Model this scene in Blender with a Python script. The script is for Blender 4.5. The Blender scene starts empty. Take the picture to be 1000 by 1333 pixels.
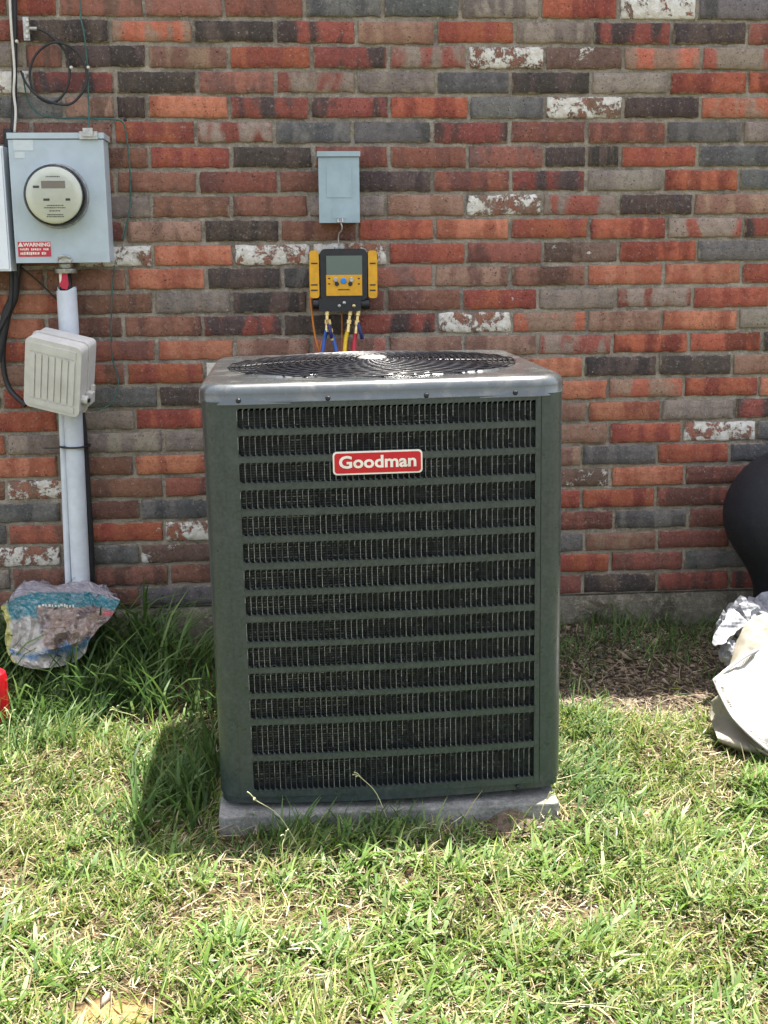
import bpy, bmesh, math, random
import numpy as np
from mathutils import Vector, Matrix, noise

random.seed(7)
rng = np.random.default_rng(7)
sc = bpy.context.scene
C = sc.collection

# ------------------------------------------------------------------ camera
F, PITCH, YAW, ROLL = 1581.2, 0.20588, 0.07635, -0.00892     # focal length in photo pixels, angles in radians
D = 3.5528            # camera to wall
CZ = 1.194            # camera height above the lawn
J0, RH = 0.64745 + CZ, 0.0667      # height of the first mortar joint, brick course height


def cam_axes():
    cp, sp = math.cos(PITCH), math.sin(PITCH)
    cy, sy = math.cos(YAW), math.sin(YAW)
    fwd = Vector((sy * cp, cy * cp, -sp))
    right = Vector((cy, -sy, 0))
    up = right.cross(fwd)
    cr, sr = math.cos(ROLL), math.sin(ROLL)
    return right * cr + up * sr, -right * sr + up * cr, fwd


AX = cam_axes()
cam_d = bpy.data.cameras.new('camera')
cam = bpy.data.objects.new('camera', cam_d)
C.objects.link(cam)
m = Matrix.Identity(4)
for i in range(3):
    m[i][0], m[i][1], m[i][2] = AX[0][i], AX[1][i], -AX[2][i]
m[2][3] = CZ
cam.matrix_world = m
cam_d.sensor_fit = 'VERTICAL'
cam_d.sensor_height = 24
cam_d.lens = F / 1333 * 24
cam_d.clip_start = 0.05
cam_d.clip_end = 300
sc.camera = cam

# ------------------------------------------------------------------ light
SUN = Vector((0.165, 0.155, 0.92)).normalized()
w = bpy.data.worlds.new('World')
sc.world = w
w.use_nodes = True
nt = w.node_tree
sky = nt.nodes.new('ShaderNodeTexSky')
sky.sky_type = 'NISHITA'
sky.sun_disc = False
sky.sun_elevation = math.asin(SUN.z)
sky.sun_rotation = math.atan2(SUN.x, SUN.y)
sky.dust_density = 4.0
sky.ozone_density = 0.6
whiten = nt.nodes.new('ShaderNodeMix')          # white mixed in, added to take the blue out of the sky light
whiten.data_type = 'RGBA'
whiten.inputs[0].default_value = 0.45
whiten.inputs[7].default_value = (5.2, 5.3, 5.5, 1)
nt.links.new(sky.outputs[0], whiten.inputs[6])
nt.links.new(whiten.outputs[2], nt.nodes['Background'].inputs[0])
nt.nodes['Background'].inputs[1].default_value = 0.108
sl = bpy.data.lights.new('sun', 'SUN')
sl.energy = 4.7
sl.angle = math.radians(0.53)
sl.color = (1, 0.955, 0.88)
so = bpy.data.objects.new('sun', sl)
C.objects.link(so)
so.rotation_euler = SUN.to_track_quat('Z', 'Y').to_euler()
so.location = (2, 4, 8)
sc.view_settings.view_transform = 'Standard'
sc.view_settings.look = 'None'
sc.view_settings.gamma = 1
sc.view_settings.use_curve_mapping = False
sc.view_settings.exposure = 1.8


# ------------------------------------------------------------------ geometry helpers
def ray(px, py):
    return AX[0] * ((px - 500) / F) - AX[1] * ((py - 666.5) / F) + AX[2]


def at(px, py, off=0.0):
    """point on the plane standing `off` metres in front of the wall"""
    d = ray(px, py)
    return d * ((D - off) / d.y) + Vector((0, 0, CZ))


def gat(px, py, z=0.0):
    d = ray(px, py)
    return d * ((z - CZ) / d.z) + Vector((0, 0, CZ))


def wx(px, z, Y=None):
    """x on the wall (or plane Y) at height z for a photo column"""
    Y = D if Y is None else Y
    zz = z - CZ
    a, b, c = AX
    u = px - 500
    return -(u * (Y * c[1] + zz * c[2]) - F * (Y * a[1] + zz * a[2])) / (u * c[0] - F * a[0])


def lin(r, g, b):
    f = lambda v: (v / 255) / 12.92 if v <= 10 else (((v / 255) + 0.055) / 1.055) ** 2.4
    return (f(r), f(g), f(b))


def tag(o, label, cat, group=None, kind=None):
    if label: o['label'] = label
    if cat: o['category'] = cat
    if group: o['group'] = group
    if kind: o['kind'] = kind
    return o


def root(name, loc, label, cat, group=None, rot=(0, 0, 0)):
    o = bpy.data.objects.new(name, None)
    o.empty_display_size = 0.05
    C.objects.link(o)
    o.location = loc
    o.rotation_euler = rot
    return tag(o, label, cat, group)


def obj(name, bm, mat, parent=None, origin=None, smooth=False, shift=True, bev=0, seg=2):
    """link a bmesh as ONE object. Geometry is authored in world space; `shift` moves it to the thing's origin."""
    if isinstance(bm, bpy.types.Mesh):
        me = bm
    else:
        if bev:
            bmesh.ops.bevel(bm, geom=[e for e in bm.edges if len(e.link_faces) == 2 and e.calc_face_angle(0) > 0.6],
                            offset=bev, segments=seg, affect='EDGES', profile=0.6)
        me = bpy.data.meshes.new(name)
        bmesh.ops.recalc_face_normals(bm, faces=bm.faces)
        bm.to_mesh(me)
        bm.free()
    if mat is not None:
        me.materials.clear()
        me.materials.append(mat)
    if smooth:
        for p in me.polygons: p.use_smooth = True
        if smooth == 'auto':
            try:
                me.set_sharp_from_angle(angle=math.radians(38))
            except Exception:
                pass
    o = bpy.data.objects.new(name, me)
    C.objects.link(o)
    if parent is not None:
        o.parent = parent
        if shift:
            r = parent
            base = Vector(r.location)
            while r.parent is not None:
                r = r.parent
                base += r.location
            me.transform(Matrix.Translation(-base))
    elif origin is not None:
        me.transform(Matrix.Translation(-Vector(origin)))
        o.location = origin
    return o


def box(bm, x0, x1, y0, y1, z0, z1, M=None):
    vs = [bm.verts.new((x, y, z)) for x in (x0, x1) for y in (y0, y1) for z in (z0, z1)]
    for f in ((0, 1, 3, 2), (4, 6, 7, 5), (0, 4, 5, 1), (2, 3, 7, 6), (0, 2, 6, 4), (1, 5, 7, 3)):
        bm.faces.new([vs[i] for i in f])
    if M is not None:
        for v in vs: v.co = M @ v.co
    return vs


def smooth_path(pts, n=6):
    pts = [Vector(p) for p in pts]
    if len(pts) < 3: return pts
    out = []
    P = [pts[0] * 2 - pts[1]] + pts + [pts[-1] * 2 - pts[-2]]
    for i in range(1, len(P) - 2):
        p0, p1, p2, p3 = P[i - 1:i + 3]
        for k in range(n):
            t = k / n
            out.append(0.5 * ((2 * p1) + (p2 - p0) * t + (2 * p0 - 5 * p1 + 4 * p2 - p3) * t * t + (3 * p1 - p0 - 3 * p2 + p3) * t ** 3))
    out.append(pts[-1])
    return out


def tube(bm, pts, r, sides=8, n=6, cap=True, smooth=True):
    P = smooth_path(pts, n) if smooth else [Vector(p) for p in pts]
    rs = r if callable(r) else (lambda t: r)
    prev = None
    rings = []
    for i, p in enumerate(P):
        t = (P[min(i + 1, len(P) - 1)] - P[max(i - 1, 0)]).normalized()
        if prev is None:
            a = t.orthogonal().normalized()
        else:
            a = (prev - t * prev.dot(t)).normalized()
        prev = a
        b = t.cross(a)
        rr = rs(i / (len(P) - 1))
        rings.append([bm.verts.new(p + (a * math.cos(q) + b * math.sin(q)) * rr)
                      for q in [2 * math.pi * k / sides for k in range(sides)]])
    for i in range(len(rings) - 1):
        for k in range(sides):
            bm.faces.new((rings[i][k], rings[i][(k + 1) % sides], rings[i + 1][(k + 1) % sides], rings[i + 1][k]))
    if cap:
        bm.faces.new(rings[0][::-1])
        bm.faces.new(rings[-1])


def lathe(bm, prof, cx, cy, cz, seg=32, axis='Z', closed=False, M=None):
    """prof = [(r, h)]; axis Z up, or Y: h measured along -Y (out of the wall)"""
    rings = []
    for r, h in prof:
        ring = []
        for k in range(seg):
            a = 2 * math.pi * k / seg
            if axis == 'Z':
                p = Vector((cx + r * math.cos(a), cy + r * math.sin(a), cz + h))
            elif axis == 'X':
                p = Vector((cx + h, cy + r * math.cos(a), cz + r * math.sin(a)))
            else:
                p = Vector((cx + r * math.cos(a), cy - h, cz + r * math.sin(a)))
            if M is not None: p = M @ p
            ring.append(bm.verts.new(p))
        rings.append(ring)
    for i in range(len(rings) - 1):
        for k in range(seg):
            bm.faces.new((rings[i][k], rings[i][(k + 1) % seg], rings[i + 1][(k + 1) % seg], rings[i + 1][k]))
    if not closed:
        bm.faces.new(rings[0][::-1])
        bm.faces.new(rings[-1])


def rrect(w, h, r, n=5):
    """rounded rectangle outline (w x h) centred on 0, anticlockwise"""
    out = []
    for (cx, cy, a0) in ((w / 2 - r, h / 2 - r, 0), (-w / 2 + r, h / 2 - r, 90), (-w / 2 + r, -h / 2 + r, 180), (w / 2 - r, -h / 2 + r, 270)):
        for k in range(n + 1):
            a = math.radians(a0 + 90 * k / n)
            out.append((cx + r * math.cos(a), cy + r * math.sin(a)))
    return out


def prism(bm, pts, to3, d0, d1):
    """extrude a 2D outline between depths; to3(u, v, d) -> 3D"""
    a = [bm.verts.new(to3(u, v, d0)) for u, v in pts]
    b = [bm.verts.new(to3(u, v, d1)) for u, v in pts]
    bm.faces.new(a[::-1])
    bm.faces.new(b)
    n = len(pts)
    for i in range(n):
        bm.faces.new((a[i], a[(i + 1) % n], b[(i + 1) % n], b[i]))


# ------------------------------------------------------------------ materials
def nodes(name):
    mt = bpy.data.materials.new(name)
    mt.use_nodes = True
    t = mt.node_tree
    return mt, t, t.nodes['Principled BSDF']


def N(t, typ, **kw):
    n = t.nodes.new(typ)
    for k, v in kw.items(): setattr(n, k, v)
    return n


def noise_n(t, vec, scale, detail=4, rough=0.6, dist=0.0):
    n = N(t, 'ShaderNodeTexNoise')
    n.inputs['Scale'].default_value = scale
    n.inputs['Detail'].default_value = detail
    n.inputs['Roughness'].default_value = rough
    n.inputs['Distortion'].default_value = dist
    t.links.new(vec, n.inputs['Vector'])
    return n.outputs['Fac']


def ramp(t, fac, a, b, lo=0.0, hi=1.0):
    n = N(t, 'ShaderNodeMapRange')
    n.interpolation_type = 'SMOOTHSTEP'
    n.inputs['From Min'].default_value = a
    n.inputs['From Max'].default_value = b
    n.inputs['To Min'].default_value = lo
    n.inputs['To Max'].default_value = hi
    t.links.new(fac, n.inputs['Value'])
    return n.outputs['Result']


def mixc(t, fac, a, b, mode='MIX'):
    n = N(t, 'ShaderNodeMix', data_type='RGBA', blend_type=mode)
    for s, i in ((fac, 0), (a, 6), (b, 7)):
        if hasattr(s, 'default_value') or isinstance(s, bpy.types.NodeSocket):
            t.links.new(s, n.inputs[i])
        elif i == 0:
            n.inputs[0].default_value = s
        else:
            n.inputs[i].default_value = (*s, 1)
    return n.outputs[2]


def math_n(t, op, a, b=0.0):
    n = N(t, 'ShaderNodeMath', operation=op)
    for s, i in ((a, 0), (b, 1)):
        if isinstance(s, bpy.types.NodeSocket): t.links.new(s, n.inputs[i])
        else: n.inputs[i].default_value = s
    return n.outputs[0]


def bump(t, bsdf, h, dist, strength=1.0):
    n = N(t, 'ShaderNodeBump')
    n.inputs['Distance'].default_value = dist
    n.inputs['Strength'].default_value = strength
    t.links.new(h, n.inputs['Height'])
    t.links.new(n.outputs[0], bsdf.inputs['Normal'])


def simple(name, col, rough=0.5, metal=0.0, var=0.12, scale=30, bmp=0.0006, spec=0.5, dirt=None, dirt_amt=0.35, coat=0.0, coat_r=0.2):
    """painted / plastic / metal surface with mottling, faint dirt and uneven gloss"""
    mt, t, b = nodes(name)
    tc = N(t, 'ShaderNodeTexCoord').outputs['Object']
    n1 = noise_n(t, tc, scale, 5, 0.65)
    n2 = noise_n(t, tc, scale * 0.22, 4, 0.6, 0.4)
    dark = tuple(c * (1 - var * 1.6) for c in col)
    light = tuple(min(1, c * (1 + var)) for c in col)
    c = mixc(t, ramp(t, n1, 0.3, 0.7), dark, light)
    dc = dirt or tuple(v * 0.55 for v in col)
    c = mixc(t, ramp(t, n2, 0.52, 0.75, 0, dirt_amt), c, dc)
    t.links.new(c, b.inputs['Base Color'])
    t.links.new(ramp(t, n2, 0.3, 0.7, max(0.03, rough - 0.08), min(1, rough + 0.1)), b.inputs['Roughness'])
    b.inputs['Metallic'].default_value = metal
    b.inputs['Specular IOR Level'].default_value = spec
    b.inputs['Coat Weight'].default_value = coat
    b.inputs['Coat Roughness'].default_value = coat_r
    if bmp: bump(t, b, noise_n(t, tc, scale * 4, 3), bmp, 0.6)
    return mt


def brick_mat(src):
    """fired clay: two tones per brick, specks, chipped paint. src: OBJECT properties or GEOMETRY attributes"""
    mt, t, b = nodes('brick_clay_' + src.lower())

    def att(nm):
        n = N(t, 'ShaderNodeAttribute', attribute_type=src)
        n.attribute_name = nm
        return n
    c1, c2, par = att('clay'), att('tone'), att('wear')
    sep = N(t, 'ShaderNodeSeparateXYZ')
    t.links.new(par.outputs['Vector'], sep.inputs[0])
    seed, paint, spot = sep.outputs
    tc = N(t, 'ShaderNodeTexCoord').outputs['Object']
    off = N(t, 'ShaderNodeVectorMath', operation='ADD')
    t.links.new(tc, off.inputs[0])
    cmb = N(t, 'ShaderNodeCombineXYZ')
    for i in range(3): t.links.new(seed, cmb.inputs[i])
    t.links.new(cmb.outputs[0], off.inputs[1])
    v = off.outputs[0]
    sq = N(t, 'ShaderNodeVectorMath', operation='MULTIPLY')
    sq.inputs[1].default_value = (1, 1, 0.45)
    t.links.new(v, sq.inputs[0])
    big = noise_n(t, sq.outputs[0], 13, 4, 0.55, 0.6)
    mid = noise_n(t, v, 55, 5, 0.7)
    fine = noise_n(t, v, 260, 4, 0.7)
    bnd = N(t, 'ShaderNodeVectorMath', operation='MULTIPLY')
    bnd.inputs[1].default_value = (1, 1, 0.08)
    t.links.new(v, bnd.inputs[0])
    bands = noise_n(t, bnd.outputs[0], 22, 2, 0.4)
    both = math_n(t, 'ADD', math_n(t, 'MULTIPLY', big, 0.55), math_n(t, 'MULTIPLY', bands, 0.45))
    col = mixc(t, ramp(t, both, 0.46, 0.56), c1.outputs['Color'], c2.outputs['Color'])
    col = mixc(t, ramp(t, bands, 0.42, 0.60, 0, 0.3), col, (0.62, 0.62, 0.64), 'MULTIPLY')
    col = mixc(t, ramp(t, mid, 0.38, 0.7, 0, 0.6), col, (0.58, 0.56, 0.55), 'MULTIPLY')
    col = mixc(t, ramp(t, fine, 0.52, 0.68, 0, 0.75), col, (0.34, 0.32, 0.31), 'MULTIPLY')
    pale = noise_n(t, v, 130, 5, 0.75, 0.3)
    col = mixc(t, ramp(t, pale, 0.55, 0.70, 0, 0.5), col, (0.50, 0.43, 0.37))
    # scattered pale lime crumbs
    thr = math_n(t, 'SUBTRACT', 0.86, math_n(t, 'MULTIPLY', spot, 0.26))
    crumb = noise_n(t, v, 75, 2, 0.5, 0.8)
    cm = math_n(t, 'GREATER_THAN', crumb, thr)
    col = mixc(t, math_n(t, 'MULTIPLY', cm, 0.75), col, (0.62, 0.57, 0.5))
    # mortar smeared over the arrises
    if src == 'OBJECT':
        sx_ = N(t, 'ShaderNodeSeparateXYZ'); t.links.new(tc, sx_.inputs[0])
        ez = math_n(t, 'DIVIDE', math_n(t, 'ABSOLUTE', sx_.outputs[2]), 0.0281)
        ex = math_n(t, 'SUBTRACT', math_n(t, 'DIVIDE', math_n(t, 'ABSOLUTE', sx_.outputs[0]), 0.030), 2.54)
        em = math_n(t, 'MAXIMUM', ez, ex)
        sm = math_n(t, 'ADD', em, math_n(t, 'MULTIPLY', math_n(t, 'SUBTRACT', noise_n(t, v, 38, 5, 0.75, 0.6), 0.5), 0.85))
        col = mixc(t, ramp(t, sm, 0.90, 1.06, 0, 0.85), col, mixc(t, fine, lin(128, 112, 92), lin(176, 160, 134)))
    pit = N(t, 'ShaderNodeTexVoronoi'); pit.inputs['Scale'].default_value = 95; t.links.new(v, pit.inputs['Vector'])
    pitm = math_n(t, 'MULTIPLY', ramp(t, pit.outputs['Distance'], 0.10, 0.22, 1, 0), ramp(t, noise_n(t, v, 33, 3), 0.5, 0.62))
    col = mixc(t, math_n(t, 'MULTIPLY', pitm, 0.8), col, (0.03, 0.026, 0.024))
    # old white paint, flaked off in patches
    pn = noise_n(t, v, 19, 9, 0.80, 0.25)
    pt = math_n(t, 'SUBTRACT', 0.86, math_n(t, 'MULTIPLY', paint, 0.62))
    pm = ramp(t, math_n(t, 'SUBTRACT', pn, pt), 0.0, 0.025)
    pcol = mixc(t, ramp(t, mid, 0.3, 0.7), (0.60, 0.53, 0.45), (0.80, 0.77, 0.72))
    col = mixc(t, pm, col, pcol)
    t.links.new(col, b.inputs['Base Color'])
    b.inputs['Roughness'].default_value = 0.88
    b.inputs['Specular IOR Level'].default_value = 0.25
    h = math_n(t, 'ADD', math_n(t, 'MULTIPLY', mid, 0.9), math_n(t, 'MULTIPLY', fine, 0.5))
    h = math_n(t, 'ADD', h, math_n(t, 'MULTIPLY', pm, 0.25))
    h = math_n(t, 'SUBTRACT', h, math_n(t, 'MULTIPLY', pitm, 0.6))
    bump(t, b, h, 0.007, 1.0)
    return mt


def rough_mat(name, a, b_, c_, s1=8, s2=60, s3=300, bd=0.004, rough=0.95):
    mt, t, b = nodes(name)
    tc = N(t, 'ShaderNodeTexCoord').outputs['Object']
    n1, n2, n3 = noise_n(t, tc, s1, 5, 0.6, 0.3), noise_n(t, tc, s2, 5, 0.7), noise_n(t, tc, s3, 3, 0.7)
    c = mixc(t, ramp(t, n1, 0.38, 0.62), a, b_)
    c = mixc(t, ramp(t, n2, 0.45, 0.7, 0, 0.8), c, c_)
    c = mixc(t, ramp(t, n3, 0.4, 0.7, 0, 0.6), c, (0.45, 0.44, 0.42), 'MULTIPLY')
    t.links.new(c, b.inputs['Base Color'])
    b.inputs['Roughness'].default_value = rough
    b.inputs['Specular IOR Level'].default_value = 0.2
    bump(t, b, math_n(t, 'ADD', n2, math_n(t, 'MULTIPLY', n3, 0.5)), bd, 0.9)
    return mt


M_brick = brick_mat('OBJECT')
M_brick_far = brick_mat('GEOMETRY')
M_mortar = rough_mat('mortar', lin(176, 165, 152), lin(142, 133, 124), lin(200, 188, 172), 8, 60, 260, 0.010)
M_concrete = rough_mat('foundation_concrete', lin(132, 126, 112), lin(96, 90, 78), lin(168, 160, 142), 9, 60, 260, 0.012)
M_pad = rough_mat('pad_concrete', lin(146, 145, 142), lin(116, 115, 110), lin(166, 163, 156), 9, 50, 240, 0.003)
M_paint = simple('grey_green_enamel', (0.034, 0.047, 0.046), 0.34, 0, 0.2, 130, 0.0004, 0.5, (0.062, 0.068, 0.062), 0.55, coat=0.25)
M_cap = simple('cap_enamel', (0.046, 0.055, 0.058), 0.22, 0, 0.10, 70, 0.0003, 0.7, (0.14, 0.135, 0.118), 0.8, coat=1.0, coat_r=0.26)
M_finedge = simple('louvre_enamel', (0.05, 0.058, 0.056), 0.45, 0, 0.1, 90, 0)
M_edge = simple('worn_fin_edge', (0.24, 0.25, 0.235), 0.35, 0.2, 0.4, 200, 0)  # paler colour stands in for light caught on the fin edges
M_black = simple('black_plastic', (0.012, 0.012, 0.014), 0.45, 0, 0.2, 60, 0.0004)
M_cable = simple('cable_black', (0.018, 0.018, 0.02), 0.55, 0, 0.2, 60, 0.0003)
M_wiregrille = simple('grille_wire', (0.010, 0.010, 0.013), 0.33, 0.0, 0.15, 60, 0, 0.4)
M_bladem = simple('fan_blade_metal', (0.035, 0.033, 0.042), 0.2, 0.6, 0.15, 30, 0.0003)
M_dark = simple('dark_interior', (0.012, 0.014, 0.015), 0.8, 0, 0.2, 60, 0.001)
M_coil = simple('coil_fins', (0.022, 0.026, 0.027), 0.6, 0.2, 0.3, 200, 0.001)
M_coilfin = simple('coil_fin_edge', (0.075, 0.08, 0.078), 0.5, 0.2, 0.5, 120, 0)
M_coilwire = simple('coil_tube', (0.20, 0.20, 0.19), 0.4, 0.5, 0.4, 120, 0)
M_boxgrey = simple('utility_grey_enamel', lin(176, 188, 196), 0.45, 0, 0.05, 16, 0.0004, 0.5, lin(140, 146, 146), 0.5)
M_boxgrey2 = simple('disconnect_grey_enamel', lin(150, 168, 176), 0.42, 0, 0.06, 18, 0.0004, 0.5, lin(122, 134, 138), 0.6)
M_white = simple('white_enamel', lin(226, 230, 236), 0.45, 0, 0.03, 18, 0.0002, 0.5, lin(200, 204, 206), 0.4)
M_pvc = simple('weathered_pvc', lin(206, 210, 218), 0.5, 0, 0.06, 22, 0.0005, 0.4, lin(150, 156, 160), 0.45)
M_niu = simple('beige_plastic', lin(204, 200, 194), 0.6, 0, 0.05, 26, 0.0006, 0.35, lin(172, 166, 154), 0.5)
M_meterface = simple('meter_face', lin(236, 234, 222), 0.5, 0, 0.03, 40, 0, 0.5, lin(214, 210, 192), 0.3)
M_steel = simple('zinc_steel', (0.45, 0.44, 0.42), 0.42, 0.8, 0.2, 80, 0.0004)
M_brass = simple('brass', (0.72, 0.55, 0.26), 0.3, 0.9, 0.15, 80, 0)
M_yellow = simple('yellow_plastic', lin(214, 156, 24), 0.45, 0, 0.08, 60, 0.0003, 0.5, lin(150, 104, 20), 0.4)
M_orange = simple('orange_cord', lin(206, 122, 36), 0.55, 0, 0.1, 60, 0)
M_blue = simple('blue_rubber', lin(40, 84, 158), 0.4, 0, 0.1, 60, 0)
M_navy = simple('navy_rubber', lin(30, 36, 96), 0.4, 0, 0.1, 60, 0)
M_yhose = simple('yellow_rubber', lin(230, 190, 24), 0.4, 0, 0.08, 60, 0)
M_rhose = simple('red_rubber', lin(186, 26, 50), 0.4, 0, 0.1, 60, 0)
M_red = simple('red_enamel', lin(190, 18, 34), 0.35, 0, 0.05, 60, 0)
M_redtag = simple('red_print', lin(196, 36, 66), 0.5, 0, 0.1, 80, 0)
M_letter = simple('badge_white', lin(232, 226, 214), 0.4, 0, 0.04, 60, 0)
M_bluebtn = simple('blue_button', lin(30, 130, 214), 0.3, 0, 0.05, 60, 0)
M_greenwire = simple('green_wire', lin(52, 92, 84), 0.6, 0, 0.25, 60, 0)
M_whitewire = simple('white_wire', lin(206, 200, 190), 0.5, 0, 0.08, 60, 0)
M_urn = simple('matt_black_plastic', (0.018, 0.020, 0.026), 0.6, 0, 0.35, 260, 0.002, 0.35, (0.05, 0.05, 0.05), 0.5)
M_roof = simple('painted_fascia', (0.5, 0.48, 0.44), 0.6, 0, 0.05, 10, 0.001)

mt, t, b = nodes('lcd_glass')
b.inputs['Base Color'].default_value = (*lin(92, 106, 98), 1)
b.inputs['Roughness'].default_value = 0.12
M_lcd = mt
mt, t, b = nodes('meter_display')
b.inputs['Base Color'].default_value = (*lin(138, 120, 100), 1)
b.inputs['Roughness'].default_value = 0.2
M_disp = mt
mt, t, b = nodes('clear_glass')
gl = N(t, 'ShaderNodeBsdfGlossy'); gl.inputs['Roughness'].default_value = 0.04
tr = N(t, 'ShaderNodeBsdfTransparent'); tr.inputs['Color'].default_value = (0.96, 0.98, 0.97, 1)
fr = N(t, 'ShaderNodeFresnel'); fr.inputs['IOR'].default_value = 1.5
mx = N(t, 'ShaderNodeMixShader')
t.links.new(fr.outputs[0], mx.inputs[0]); t.links.new(tr.outputs[0], mx.inputs[1]); t.links.new(gl.outputs[0], mx.inputs[2])
t.links.new(mx.outputs[0], t.nodes['Material Output'].inputs['Surface'])
M_glass = mt

# ------------------------------------------------------------------ THE WALL
XL, XR = -3.2, 4.0
wall = root('brick_house_wall', (0.2, D, 0), 'weathered multicoloured brick house wall with pale mortar behind the air conditioner', 'wall')
Z_BOT = J0 - 25 * RH           # underside of the lowest course
WALL_TOP = 2.28

# mortar bed: a slightly uneven sheet 6 mm behind the brick faces
nx, nz = 330, 120
bm = bmesh.new()
vv = [[bm.verts.new((XL + (XR - XL) * i / nx,
                     D + 0.0088 + 0.0045 * noise.noise(Vector((i * 0.31, j * 0.43, 2.1))) + 0.002 * noise.noise(Vector((i * 0.9, j * 1.3, 7))),
                     Z_BOT + (WALL_TOP - Z_BOT) * j / nz)) for j in range(nz + 1)] for i in range(nx + 1)]
for i in range(nx):
    for j in range(nz):
        bm.faces.new((vv[i][j], vv[i + 1][j], vv[i + 1][j + 1], vv[i][j + 1]))
obj('mortar', bm, M_mortar, wall, smooth=True)
bm = bmesh.new(); box(bm, XL, XR, D + 0.04, D + 0.22, 0.0, WALL_TOP)
obj('wall_core', bm, M_mortar, wall)
bm = bmesh.new()
n = 150
prev = None
for i in range(n + 1):
    x = XL + (XR - XL) * i / n
    f = lambda s: 0.006 * noise.noise(Vector((x * 9, s, 0)))
    ring = [bm.verts.new((x, D + 0.05, Z_BOT - 0.004)), bm.verts.new((x, D - 0.004 + f(1), Z_BOT - 0.004 + f(5) * 0.5)),
            bm.verts.new((x, D - 0.010 + f(2), Z_BOT - 0.03)), bm.verts.new((x, D - 0.012 + f(3), Z_BOT - 0.09)),
            bm.verts.new((x, D - 0.014, -0.15))]
    if prev:
        for k in range(4): bm.faces.new((prev[k], ring[k], ring[k + 1], prev[k + 1]))
    prev = ring
obj('foundation', bm, M_concrete, wall, smooth=True)
bm = bmesh.new()
box(bm, XL, XR, D - 0.035, D + 0.3, WALL_TOP + 0.001, WALL_TOP + 0.12)
obj('fascia', bm, M_roof, wall)
bm = bmesh.new()
a = [bm.verts.new(p) for p in ((XL, D - 0.03, WALL_TOP + 0.122), (XR, D - 0.03, WALL_TOP + 0.122), (XR, D + 4, WALL_TOP + 1.6), (XL, D + 4, WALL_TOP + 1.6))]
bm.faces.new(a)
obj('roof', bm, M_roof, wall)

PAL = {  # clay colour, second tone, wear spots
    'R': ((160, 76, 52), (140, 62, 50)), 'r': ((132, 72, 60), (112, 66, 60)), 'o': ((170, 98, 70), (156, 80, 56)),
    'b': ((140, 106, 88), (124, 88, 74)), 'n': ((124, 80, 64), (106, 70, 60)), 't': ((126, 116, 108), (112, 102, 98)),
    'g': ((94, 94, 96), (80, 82, 86)), 'k': ((66, 58, 58), (84, 70, 66)), 'm': ((136, 64, 56), (74, 60, 62)),
    'p': ((150, 88, 74), (120, 84, 76)), 'x': ((130, 116, 106), (148, 74, 62)), 'y': ((140, 110, 92), (176, 88, 64)),
    'W': ((138, 84, 66), (120, 90, 76)), 'w': ((150, 76, 58), (126, 84, 68)), 'v': ((92, 72, 64), (110, 84, 72)),
}
PAINT = {'W': 0.66, 'w': 0.42, 'v': 0.50}

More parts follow.
